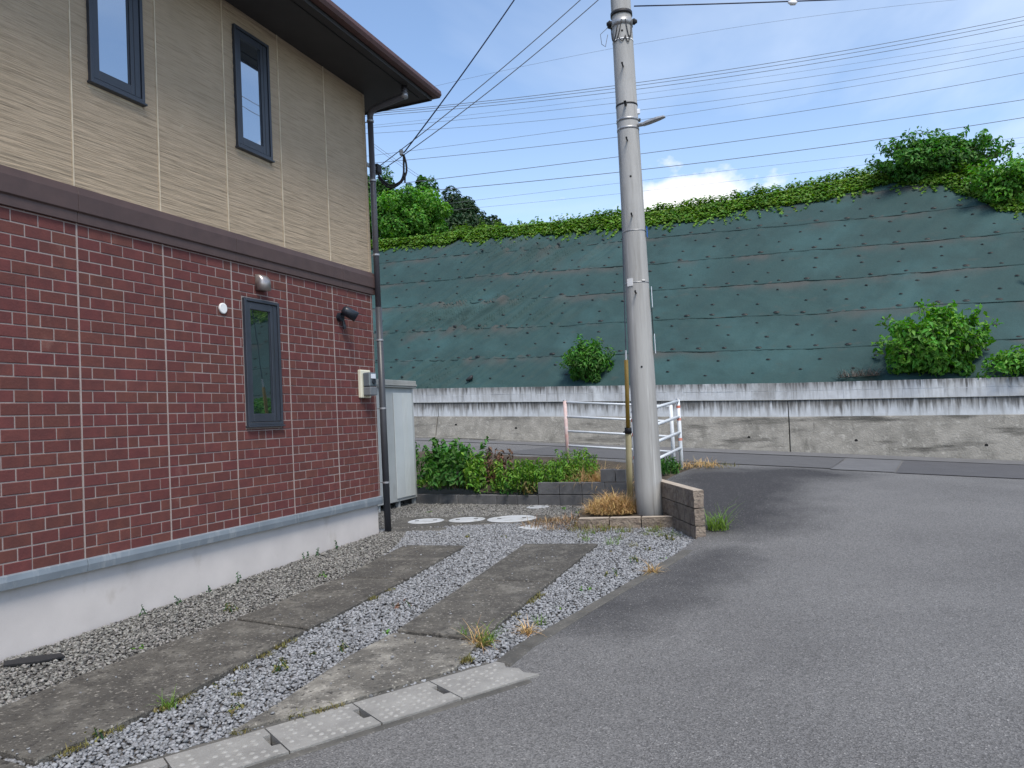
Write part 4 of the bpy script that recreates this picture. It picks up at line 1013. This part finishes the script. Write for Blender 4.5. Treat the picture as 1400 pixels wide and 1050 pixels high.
tree('smallest dark tree at the low end of the hill ridge', (.2, 56, 9.5), (.1, 56, 13.9), (1.9, 1.3, 1.3), 7000, .24, 'leaf_dark', 36, 26, .32)
tree('dark thicket tree behind the rounded tree', (-3.4, 37, 8), (-2.7, 37, 10.2), (2.4, 1.2, 1.5), 9000, .18, 'leaf_dark', 37, 30, .32)
shrub('shrub', 'yellow green scrub on the crest below the hill trees', 'shrub', (-.6, 31.5, 7.9), (-.8, 31.5, 8.75), (1.9, .8, .62), 5500, .11, 'leaf_vine', 41, 60, lump=.2, aspect=.3, stems=6)

# ------------------------------------------------------------------ weeds on the bank
def weed(x, y, n, h, m, leaf, seed, label, spread, per=26, aspect=.45, cat='weed'):
    e = empty('weed', (x, y, zbank(x, y)), 0, label, cat, 'weeds on the bank behind the grey block wall'); stalk_weed(e, int(n * 2.2), h * .82, m, leaf * 1.0, seed, spread * 1.15, aspect, per); return e
weed(-1.15, 14.08, 16, 1.0, 'leaf_mid', .12, 51, 'tall dark green broad-leaved weed nearest the storage shed', .36, 30, .5)
weed(-.62, 13.88, 13, .72, 'leaf_weed', .09, 52, 'bright green leafy weed beside the tall dark weed', .30, 26)
weed(-1.55, 14.5, 8, .85, 'leaf_mid', .10, 58, 'leafy weed partly hidden by the storage shed', .22, 26)
weed(.05, 13.48, 24, .62, 'leaf_weed', .075, 53, 'bushy bright green weed left of the two-course blocks', .34, 30, .35)
weed(.62, 13.28, 30, .60, 'leaf_weed', .075, 54, 'bright green bushy weed directly above the two-course blocks', .36, 32, .35)
weed(1.05, 13.25, 20, .70, 'leaf_weed', .07, 55, 'tall bright green weed against the white fence', .28, 32, .3)
weed(2.52, 13.5, 16, .38, 'leaf_mid', .07, 56, 'low dark green weed under the slanting fence rails', .28, 20)
for k, (x, y) in enumerate([(-1.75, 14.38), (-1.35, 14.12), (-.95, 13.92), (-.55, 13.68), (-.1, 13.42), (.22, 13.2), (.75, 13.02), (1.1, 12.85), (-2.2, 14.65)]):
    e = empty('ground_weed', (x, y, zbank(x, y)), 0, 'low green weed spreading over the foot of the bank just behind the grey blocks', 'weed', 'low weeds at the foot of the bank'); stalk_weed(e, 16, .24, ('leaf_weed', 'leaf_mid', 'mossy')[k % 3], .06, 400 + k, .24, .45, 16)
e = empty('dead_brush', (-.30, 14.0, zbank(-.3, 14.0)), 0, 'pile of brown withered brush between the green weeds', 'brush'); stalk_weed(e, 16, .58, 'brownleaf', .10, 57, .22, .3, 30); blades('twigs', (0, 0, 0), 120, .5, 3.2, 'brownleaf', e, 1.0, .010, 77)
def dry(x, y, z, n, h, sp, label, seed, m='straw', lean=1.3, rad=.12, name='dry_grass', w=.008, mound=0.05):
    o = blades(name, (x, y, z), n, h, sp, m, None, lean, w, seed, 1.0, 4, rad, mound); tag(o, label, 'grass', 'clumps of dry grass'); return o
dry(1.25, 13.0, zbank(1.25, 13), 800, .50, 3.2, 'heap of dry straw-coloured grass behind the top of the grey blocks', 61)
dry(1.55, 12.7, zbank(1.5, 12.7), 260, .42, 2.2, 'dry grass clump beside the yellow guard pipe', 62)
dry(3.1, 13.6, zbank(3.1, 13.6) + .0, 260, .22, 3.4, 'flattened dry grass on the road edge by the white fence post', 63)
dry(3.45, 13.72, zroad(3.45, 13.72), 160, .14, 3.2, 'thin dry grass spilling from the verge onto the road', 64, 'mossy')
dry(1.30, 10.75, zpl(1.3, 10.75) + .02, 2600, .24, 3.2, 'thick mound of brown straw heaped beside the utility pole', 65, 'straw', 2.0, .12, 'straw_heap', .007, .20)
dry(.55, 10.55, zn(0, 10.55), 800, .15, 4.4, 'brown withered grass mat between the covers and the planter', 66, 'tan', 1.8)
dry(.95, 10.05, zn(0, 10), 240, .13, 3.0, 'yellowing grass in front of the brown edging blocks', 67, 'mossy', 1.0)

# ------------------------------------------------------------------ fence
def fence(label, A, B, za, zb, ha, hb, post_a, post_b, rr, name='guard_fence'):
    e = empty(name, (A[0], A[1], za), 0, label, 'fence')
    a, b_ = Vector((0, 0, 0)), Vector((B[0] - A[0], B[1] - A[1], zb - za))
    for p, h, m in ((a, ha, post_a), (b_, hb, post_b)):
        po_ = MB().tube([p + Vector((0, 0, -.4)), p + Vector((0, 0, h))], .034, 12).obj('post', m, e, True)
        if m == 'rail':
            for zz in ((.34, .66, .86) if A[1] < 12 else ()): MB().tube([p + Vector((0, 0, zz * h)), p + Vector((0, 0, zz * h + .045))], .0355, 12).obj('red_band', 'redband', po_)
        MB().tube([p + Vector((0, 0, h)), p + Vector((0, 0, h + .012))], [.038, .03], 12).obj('post_cap', 'steel', po_)
    for k in range(4):
        f = .95 - k * .27
        MB().tube([a + Vector((0, 0, ha - .03 - k * .27)), b_ + Vector((0, 0, hb - .03 - k * .27))], rr, 10).obj('rail', 'rail', e, True)
    return e
fence('white pipe fence along the upper road with a faded red end post', (.97, 14.72), (2.80, 14.02), .78, .50, .90, 1.0, 'redpost', 'rail', .021)
fence('white pipe fence slanting down from the road corner behind the pole', (1.76, 11.62), (2.85, 13.62), .35, .50, 1.05, 1.08, 'rail', 'rail', .026)

# ------------------------------------------------------------------ utility pole
PB = Vector((1.725, 10.39, 0)); PR = lambda z: .176 - .0062 * z
pole = empty('utility_pole', (PB.x, PB.y, .0), 0, 'tall grey concrete utility pole standing in the brown block planter', 'utility pole')
zs = np.linspace(-.3, 12.5, 20)
MB().tube([(0, 0, z) for z in zs], [PR(z) for z in zs], 40).obj('shaft', 'pole', pole, True)
def ringband(z, h, m, nm='band', ex=.004):
    return MB().tube([(0, 0, z), (0, 0, z + h)], [PR(z) + ex, PR(z + h) + ex], 40, True).obj(nm, m, pole, True)
ringband(5.48, .022, 'black'); ringband(5.27, .035, 'steel', ex=.006); ringband(5.15, .035, 'steel', ex=.004); ringband(3.78, .012, 'steel'); ringband(3.09, .012, 'steel', ex=.003)
ringband(6.57, .09, 'steel', ex=.009); ringband(6.72, .05, 'black', ex=.012); ringband(6.36, .014, 'white', ex=.004)
def on_pole(ang, z, r=0): a = math.radians(ang); return Vector(((PR(z) + r) * math.cos(a), (PR(z) + r) * math.sin(a), z))
for i, z in enumerate((5.98, 5.46, 4.98, 3.97, 2.95)):
    a = -104 if i % 2 else -106
    MB().tube([on_pole(a, z, -.02), on_pole(a, z, .09), on_pole(a, z + .02, .10)], .011 if i != 1 else .018, 8).obj('step_bolt', 'black', pole)
for z in (4.50, 1.98, 6.47):
    MB().tube([on_pole(-100, z, -.02), on_pole(-100, z, .003)], .014, 10).obj('bolt_hole', 'dark', pole)
# lamp
lm = link('street_lamp', None, None, pole)
a0, a1 = on_pole(-35, 5.20, -.01), on_pole(-35, 5.19, .10)
MB().tube([a0, a1], .026, 10).obj('lamp_arm', 'steel', lm)
dv = Vector((math.cos(math.radians(-35)), math.sin(math.radians(-35)), .10)).normalized(); sd_ = dv.cross(Vector((0, 0, 1))).normalized(); up_ = sd_.cross(dv)
V = []
for u, w, h in ((0, .035, .03), (.08, .05, .035), (.22, .048, .03), (.32, .03, .012)):
    c = a1 + dv * (u - .03); V += [c - sd_ * w - up_ * .015, c + sd_ * w - up_ * .015, c + sd_ * w * .7 + up_ * h * .7, c - sd_ * w * .7 + up_ * h * .7]
MB().add(V, [(i * 4 + k, i * 4 + (k + 1) % 4, i * 4 + 4 + (k + 1) % 4, i * 4 + 4 + k) for i in range(3) for k in range(4)] + [(3, 2, 1, 0), (12, 13, 14, 15)]).obj('lamp_head', 'steel', lm, bevel=.004)
MB().box(tuple(on_pole(-30, 5.36, -.01)), tuple(on_pole(-30, 5.36, -.01) + Vector((.05, .04, .07)))).obj('photocell', 'plate', lm, bevel=.008)
MB().box(tuple(on_pole(0, 5.28, -.01) - Vector((0, .02, .0))), tuple(on_pole(0, 5.28, .03) + Vector((0, .02, .035)))).obj('band_clamp', 'black', pole)
# plates fixed to the side
def plate(ang, z, w, h, m, nm, r=.012):
    c = on_pole(ang, z, r); a = math.radians(ang); e1 = Vector((-math.sin(a), math.cos(a), 0)); n_ = Vector((math.cos(a), math.sin(a), 0)) * .003
    V = []
    for zz in (-h / 2, h / 2):
        V += [c - e1 * w / 2 - n_ + Vector((0, 0, zz)), c + e1 * w / 2 - n_ + Vector((0, 0, zz)), c + e1 * w / 2 + n_ + Vector((0, 0, zz)), c - e1 * w / 2 + n_ + Vector((0, 0, zz))]
    return MB().hexa(V).obj(nm, m, pole)
plate(-14, 3.77, .10, .14, 'blue', 'blue_plate', .02); plate(-12, 2.90, .12, .27, 'plate', 'number_plate', .028); plate(-12, 2.28, .12, .26, 'plate', 'number_plate', .028)
plate(-133, 3.10, .085, .10, 'white', 'label_plate', .004)
MB().tube([on_pole(5, 2.76, .02), on_pole(5, 2.40, .02)], .006, 6).obj('cable', 'black', pole)
MB().tube([on_pole(-75, 3.11, .0), on_pole(-60, 3.11, .008)], .012, 8).obj('band_buckle', 'steel', pole)
# insulators and loops at the top
for ang in (175, -5, 150):
    c = on_pole(ang, 6.64, .0); d = Vector((math.cos(math.radians(ang)), math.sin(math.radians(ang)), 0))
    MB().tube([c, c + d * .03, c + d * .05, c + d * .07], [.03, .045, .03, .02], 12).obj('insulator', 'black', pole)
for i, (a1_, a2_, z, dz) in enumerate(((175, -100, 6.62, .28), (-80, -40, 6.62, .25), (170, -120, 6.60, .30), (-85, -60, 6.4, .09), (-118, -88, 6.38, .05))):
    pts = []
    for k in range(9):
        u = k / 8; an = a1_ + ((a2_ - a1_ + 540) % 360 - 180) * u; pts.append(on_pole(an, z - dz * 4 * u * (1 - u) * (1 if i != 2 else .8), .012))
    MB().tube(pts, .006, 6).obj('wire_loop', 'black', pole, True)
MB().tube([on_pole(170, 6.62, .03), on_pole(178, 6.5, .16), on_pole(180, 6.36, .15), on_pole(176, 6.33, .10), on_pole(172, 6.5, .06)], .004, 6).obj('wire_loop', 'wire_g', pole, True)
# guy wire and guard pipe
gb = Vector((1.585, 11.2, .16)); gtop = Vector((1.69, 10.34, 8.2))
gg = empty('guy_wire', gb, 0, 'stay wire in a rusty yellow guard pipe beside the utility pole', 'guy wire')
def gp(u): return (gtop - gb) * u
MB().tube([gp(-.03), gp(.124)], .042, 14).obj('lower_guard', 'cguard', gg, True)
MB().tube([gp(.12), gp(.245)], .029, 14).obj('upper_guard', 'yellow', gg, True)
MB().tube([gp(.117), gp(.127)], .050, 14).obj('guard_clamp', 'black', gg, True)
MB().tube([gp(.24), gp(.262)], .012, 8).obj('wire_sleeve', 'white', gg)
MB().tube([gp(.0), gp(1)], .008, 8).obj('wire', 'wire', gg)

# ------------------------------------------------------------------ wires
def quad_wire(p0, p1, p2, lo=-.7, hi=1.6, n=40, r=.014, m='wire', axis=0):
    xs = [p0[axis], p1[axis], p2[axis]]; cz = np.polyfit(xs, [p0[2], p1[2], p2[2]], 2); x0 = xs[0] + (xs[2] - xs[0]) * lo; x1 = xs[0] + (xs[2] - xs[0]) * hi
    return [(x, p0[1], float(np.polyval(cz, x))) for x in np.linspace(x0, x1, n)]
WIRES = [(((-3.21, 17.86), (6.6, 19.44), (22.7, 20.89)), .007), (((-6.03, 16.76), (5.77, 17.46), (26.1, 19.88)), .016), (((-6.03, 16.68), (5.76, 17.32), (26.09, 19.68)), .015), (((-6.03, 16.58), (5.75, 17.14), (26.07, 19.46)), .015),
         (((-6.05, 16.1), (5.73, 16.88), (26.03, 18.91)), .007), (((-6.06, 15.99), (5.72, 16.59), (26.01, 18.63)), .010), (((-6.07, 15.7), (5.69, 16.1), (25.98, 18.29)), .010), (((-6.12, 14.61), (5.66, 15.57), (25.95, 17.89)), .010),
         (((-4.52, 14.29), (5.62, 14.88), (25.88, 17.06)), .014), (((-3.42, 13.25), (5.57, 13.9), (25.78, 15.73)), .017), (((-2.87, 12.74), (5.52, 13.14), (25.7, 14.84)), .019), (((-1.65, 12.1), (7.65, 12.74), (21.92, 13.64)), .008), (((-.95, 11.77), (7.62, 12.2), (18.65, 12.97)), .007)]
WL = ['topmost thin power line high above the slope', 'top line of the dark close-set triple power lines', 'middle line of the dark close-set triple power lines', 'bottom line of the dark close-set triple power lines',
      'faint thin power line just below the dark triple lines', 'first of two medium power lines below the faint thin line', 'second of two medium power lines below the faint thin line', 'power line passing just behind the street lamp',
      'clear single power line below the street lamp', 'upper of the two thick lowest power lines', 'thickest dark power line, lower of the two thick lines', 'faint thin line below the thickest power line', 'lowest faint thin line just above the vines']
for (p, r), lb in zip(WIRES, WL):
    pts = quad_wire(*[(q[0], 38.0, q[1]) for q in p])
    o = MB().tube(pts, r * .82, 6).obj('power_line', 'wire', None, True); tag(o, lb, 'wire', 'power lines crossing the sky')
for dz, lb in ((0, 'upper of two thin wires descending behind the hill trees'), (-.22, 'lower of two thin wires descending behind the hill trees')):
    pts = quad_wire((-5.56, 60, 22.3 + dz), (-2.44, 60, 20.6 + dz), (.75, 60, 19.0 + dz)); pts = [(-9.8 + i * .33, 60, 23.2 - i * .27 + .0011 * i * i + dz) for i in range(40)]
    o = MB().tube(pts, .014, 6).obj('power_line', 'wire_g', None, True); tag(o, lb, 'wire', 'power lines crossing the sky')
def cat_wire(a, b_, sag, r, m, n=24):
    a, b_ = Vector(a), Vector(b_); return MB().tube([a + (b_ - a) * u + Vector((0, 0, -4 * sag * u * (1 - u))) for u in np.linspace(0, 1, n)], r, 6).obj('service_wire', m, None, True)
kb = Vector((-1.36, 10.93, 5.20))
tag(cat_wire(kb, (1.62, 10.10, 8.75), .10, .009, 'wire_b'), 'thick blue-black service cable rising steeply from the house corner', 'cable', 'service wires to the house')
tag(cat_wire((-1.70, 10.98, 5.06), (1.60, 10.20, 7.25), .07, .006, 'wire_g'), 'upper thin grey service wire from pole to house corner', 'wire', 'service wires to the house')
tag(cat_wire((-1.66, 11.02, 5.02), (1.60, 10.24, 7.05), .08, .006, 'wire_g'), 'lower thin grey service wire from pole to house corner', 'wire', 'service wires to the house')
dl = empty('drip_loop', kb, 0, 'black cable drip loop hanging from the service cable at the house corner', 'cable')
for i, off in enumerate((0, .035)):
    pts = [kb + Vector((0, 0, -.02)), kb + Vector((.03 - off, 0, -.16)), kb + Vector((.02 - off, 0, -.30)), kb + Vector((-.07, .02, -.42 + off * .6)), kb + Vector((-.20, .04, -.47 + off)), kb + Vector((-.31, .05, -.40 + off)), kb + Vector((-.38, .06, -.30 + off))]
    sm = []
    for j in range(len(pts) - 1):
        p0, p1, p2, p3 = pts[max(j - 1, 0)], pts[j], pts[j + 1], pts[min(j + 2, len(pts) - 1)]
        for u in np.linspace(0, 1, 6, endpoint=False): sm.append(.5 * ((2 * p1) + (p2 - p0) * u + (2 * p0 - 5 * p1 + 4 * p2 - p3) * u * u + (3 * p1 - p0 - 3 * p2 + p3) * u ** 3) - kb)
    sm.append(pts[-1] - kb); MB().tube(sm, .014, 8).obj('loop_cable', 'black', dl, True)
MB().box((-.055, -.03, -.03), (-.005, .03, .05)).obj('clamp', 'steel', dl, bevel=.008)
MB().tube([(.01, 0, -.28), (.0, 0, -.42)], .012, 8).obj('cable_tail', 'black', dl)
tw = MB().tube([Vector((1.86, 10.16, 6.74)) + Vector((9 * u, -.6 * u, -.55 * 4 * u * (1 - u) * .12 - .30 * u)) for u in np.linspace(0, 1, 24)], .009, 8).obj('pole_cable', 'wire_b', None, True)
tag(tw, 'dark cable leaving the top of the utility pole towards the road side', 'cable')
cl = empty('cable_clamp', (3.90, 10.03, 6.62), 0, 'small pale clamp on the cable at the pole top', 'clamp'); MB().tube([(-.06, 0, 0), (-.02, 0, -.012), (.03, 0, -.012), (.06, 0, 0)], [.012, .032, .032, .012], 10).obj('clamp_body', 'white', cl, True)
mp_ = slope_w(14.55, 3.25, .05)
mk = empty('marker_post', mp_, 0, 'short white marker post with a black cap on the green slope', 'post')
MB().tube([(0, 0, -.2), (-.02, 0, .30)], .035, 12).obj('post', 'white', mk, True); MB().tube([(-.02, 0, .30), (-.025, 0, .44)], .038, 12).obj('cap', 'black', mk, True)
bo = slope_w(.75, .35, .07)
o = MB().tube([(-.08, 0, .02), (0, 0, .05), (.07, 0, .1), (.10, 0, .16)], [.03, .06, .06, .025], 8).obj('black_sack', 'black', None, True); o.location = bo; tag(o, 'small black bundle lying on the green sheet near the wall top', 'bundle')
bs = slope_w(10.75, .25, .03)
o = blades('dead_twigs', bs, 420, .42, 3.4, 'twig', None, 1.9, .010, 91, .9, 4, .13); tag(o, 'grey-brown pile of dead twigs beside the large shrub', 'twigs')

# ------------------------------------------------------------------ gravel
def pebbles(name, n_per_m2, poly_fn, bbox, m, label, smin, smax, seed, lift=0.0):
    rg = np.random.default_rng(seed); x0, x1, y0, y1 = bbox; n = int((x1 - x0) * (y1 - y0) * n_per_m2)
    x = rg.uniform(x0, x1, n); y = rg.uniform(y0, y1, n); k = poly_fn(x, y)
    for p in SL: k &= ~inpoly(x, y, p)
    x, y = x[k], y[k]; n = len(x)
    phi = (1 + 5 ** .5) / 2
    ico = np.array([(-1, phi, 0), (1, phi, 0), (-1, -phi, 0), (1, -phi, 0), (0, -1, phi), (0, 1, phi), (0, -1, -phi), (0, 1, -phi), (phi, 0, -1), (phi, 0, 1), (-phi, 0, -1), (-phi, 0, 1)]) / 1.902
    fi = np.array([(0, 11, 5), (0, 5, 1), (0, 1, 7), (0, 7, 10), (0, 10, 11), (1, 5, 9), (5, 11, 4), (11, 10, 2), (10, 7, 6), (7, 1, 8), (3, 9, 4), (3, 4, 2), (3, 2, 6), (3, 6, 8), (3, 8, 9), (4, 9, 5), (2, 4, 11), (6, 2, 10), (8, 6, 7), (9, 8, 1)])
    s = rg.uniform(smin, smax, n) * .5
    T = ico[None] * (1 + rg.uniform(-.28, .28, (n, 12, 1)))
    T = T * np.stack([rg.uniform(.9, 1.5, n), rg.uniform(.7, 1.1, n), rg.uniform(.45, .85, n)], 1)[:, None, :] * s[:, None, None]
    a = rg.uniform(0, 2 * np.pi, n); b_ = rg.normal(0, .35, n)
    ca, sa, cb_, sb_ = np.cos(a), np.sin(a), np.cos(b_), np.sin(b_)
    X, Y, Z = T[..., 0], T[..., 1], T[..., 2]
    X, Z = X * cb_[:, None] - Z * sb_[:, None], X * sb_[:, None] + Z * cb_[:, None]
    X, Y = X * ca[:, None] - Y * sa[:, None], X * sa[:, None] + Y * ca[:, None]
    zz = -.045 + .0228 * (np.clip(y, -4, 10.6) - 10.6) - .004 + lift + rg.uniform(-.006, .012, n)
    V = np.stack([X + x[:, None], Y + y[:, None], Z + zz[:, None]], 2).reshape(-1, 3)
    Fq = (fi[None] + (np.arange(n) * 12)[:, None, None]).reshape(-1, 3)
    o = np_mesh(name, V, Fq, m); struct(o, label, 'stuff'); return o
LINE = [tuple(hw(-11, .0).xy), tuple(hw(-.0, .0).xy), (-1.5, 10.6), (-1.5, 9.4), (-1.62, 8.2), (-2.0, 7.2), (-2.5, 6.2), (-3.05, 5.0), (-4.2, 2.4), (-5.3, .9)]
def inY(x, y): return inpoly(x, y, yard_poly)
def river(x, y): return inY(x, y) & (inpoly(x, y, LINE) | (y > 10.9 + .0 * x)) & (y > 2.0)
def crushed(x, y): return inY(x, y) & ~inpoly(x, y, LINE) & (y <= 10.9) & (y > 2.2)
pebbles('river_gravel', 3000, river, (-5.5, 2.0, 2.0, 14.8), 'stone_r', 'mixed brown and grey river gravel along the house wall', .014, .030, 5)
pebbles('crushed_gravel', 3300, crushed, (-4.6, 2.1, 2.2, 11), 'stone_g', 'blue-grey crushed stone between and beside the concrete slabs', .014, .031, 6)

def onslab(x, y):
    k = np.zeros(len(x), bool)
    for p in SLABS: k |= inpoly(x, y, p)
    return k
SLK = SL; SL = []
pebbles('stray_gravel', 26, onslab, (-4.0, 1.0, 2.4, 9.5), 'stone_g', 'stray grey stones scattered on the concrete slabs', .008, .022, 8, .036)
SL = SLK
# ------------------------------------------------------------------ small weeds in the gravel
GW_ = 'small weeds growing in the gravel'
def tuft(x, y, n, h, label, seed, m='grass', lean=.7, rad=.03, sp=1.5, w=.006, name='grass_tuft', g=GW_, z=None):
    o = blades(name, (x, y, zn(x, y) if z is None else z), n, h, sp, m, None, lean, w, seed, .9, 4, rad); tag(o, label, 'weed', g); return o
tuft(-2.08, 4.62, 34, .13, 'bright green grass tuft at the edge of the long dark slab', 101)
tuft(-.26, 5.53, 46, .24, 'tall green and yellow grass tuft at the corner of the worn slab', 102, lean=.9)
tuft(-.33, 5.50, 60, .22, 'dry straw tuft beside the tall green tuft', 103, 'straw', 1.3)
tuft(-.42, 5.66, 22, .14, 'small leafy green sprout on the worn slab edge', 104)
tuft(2.30, 9.2, 120, .34, 'tall green grass tuft at the foot of the brown block wall beside the road', 105, lean=.9, rad=.08, w=.009, z=zroad(2.3, 9.2))
tuft(2.33, 9.25, 5, .62, 'long arching grass stalks beside the brown block wall', 106, lean=.75, rad=.03, w=.012, z=zroad(2.3, 9.2))
tuft(.03, 5.72, 70, .16, 'dry brown grass wisp lying over the kerb strip', 107, 'straw', 1.5)
tuft(1.22, 7.45, 60, .20, 'dry pale grass wisp sprawling onto the road from the kerb', 108, 'straw', 1.5)
tuft(.12, 5.92, 20, .12, 'thin green grass sprig at the kerb edge', 109)
def leafy(x, y, n, h, m, label, seed, leaf=.03, sp=.05, per=12):
    e = empty('leafy_weed', (x, y, zn(x, y)), 0, label, 'weed', GW_); stalk_weed(e, n, h, m, leaf, seed, sp, .5, per); return e
leafy(-1.60, 5.15, 6, .17, 'mossy', 'tall olive weed in the crushed stone between the two wheel tracks', 111, .03)
leafy(-1.02, 6.62, 5, .12, 'brownleaf', 'reddish brown weed in the crushed stone between the tracks', 112, .03)
leafy(-1.5, 5.45, 5, .08, 'mossy', 'low olive weed beside the tall olive weed', 113, .03, .07)
same = 'small olive weed sprouting from the gravel'
rg = np.random.default_rng(77); cnt = 0
for (x, y) in [(-1.9, 5.0), (-1.75, 4.75), (-1.25, 5.55), (-1.05, 5.95), (-1.62, 4.52), (.55, 6.9), (.85, 7.4), (1.15, 7.9), (1.35, 8.5), (1.0, 8.6), (1.55, 9.2), (1.2, 9.4), (.75, 9.3), (-2.85, 5.9), (-2.5, 6.8), (-2.0, 8.0), (-.7, 9.9), (-.2, 9.75), (-1.0, 10.2), (.5, 9.7), (-2.3, 4.2), (1.7, 9.0), (1.45, 8.0), (.25, 6.4), (-1.4, 12.7), (-.9, 12.4), (.7, 12.2), (.9, 11.6)]:
    leafy(x, y, int(rg.integers(3, 7)), rg.uniform(.05, .13), 'mossy' if rg.uniform() < .6 else 'leaf_weed', same, 200 + cnt, .028, .06, 10); cnt += 1
same2 = 'yellowish grass weed in the gravel before the brown block wall'
for k in range(22):
    x = rg.uniform(.7, 1.85); y = 10.0 - (x - .7) * .25 - abs(rg.normal(0, .45))
    if x > 1.2 + (y - 7.5) * .6: continue
    tuft(x, y, int(rg.integers(14, 34)), rg.uniform(.06, .15), same2, 300 + k, 'mossy' if rg.uniform() < .5 else 'grass', .9, .05, 1.6, .005)
mossl = 'low dull moss clump along the edge of a concrete slab'
edge_pts = []
for (a, b_, n_) in (((-2.43, 3.94), (-2.07, 4.70), 6), ((-2.07, 4.70), (-1.66, 6.01), 7), ((-.45, 5.0), (-.32, 5.51), 4), ((-.31, 5.56), (.24, 7.13), 4), ((-1.64, 6.06), (-1.12, 7.56), 3), ((-1.56, 4.19), (-.99, 4.58), 4)):
    for k in range(n_):
        u = rg.uniform(); edge_pts.append((a[0] + (b_[0] - a[0]) * u + .02, a[1] + (b_[1] - a[1]) * u))
for k, (x, y) in enumerate(edge_pts):
    tuft(x, y, int(rg.integers(30, 60)), rg.uniform(.025, .06), mossl, 500 + k, 'mossy', 1.3, .035, 1.6, .005, 'moss_clump', 'moss along the slab edges', zn(x, y) + .01)
samew = 'thin weed stalk standing against the white foundation'
for a in (-4.1, -3.75, -3.3, -1.75, -1.55, -1.2, -2.9):
    p = hw(a, .06); leafy(p.x, p.y, 2, .13 + .08 * random.random(), 'leaf_deep', samew, 240 + cnt, .03, .02, 8); cnt += 1
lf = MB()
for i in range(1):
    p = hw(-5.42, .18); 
    o = MB().prism([(.0, 0), (.22, .05), (.34, .16), (.26, .24), (.08, .20), (-.06, .1)], 0, .012).obj('shadow_patch', 'black'); o.location = (p.x, p.y, zn(p.x, p.y) + .012); tag(o, 'flat black patch standing in for a shadow on gravel against the foundation', 'shadow patch')  # thin black plate painted in as the shadow beside the foundation
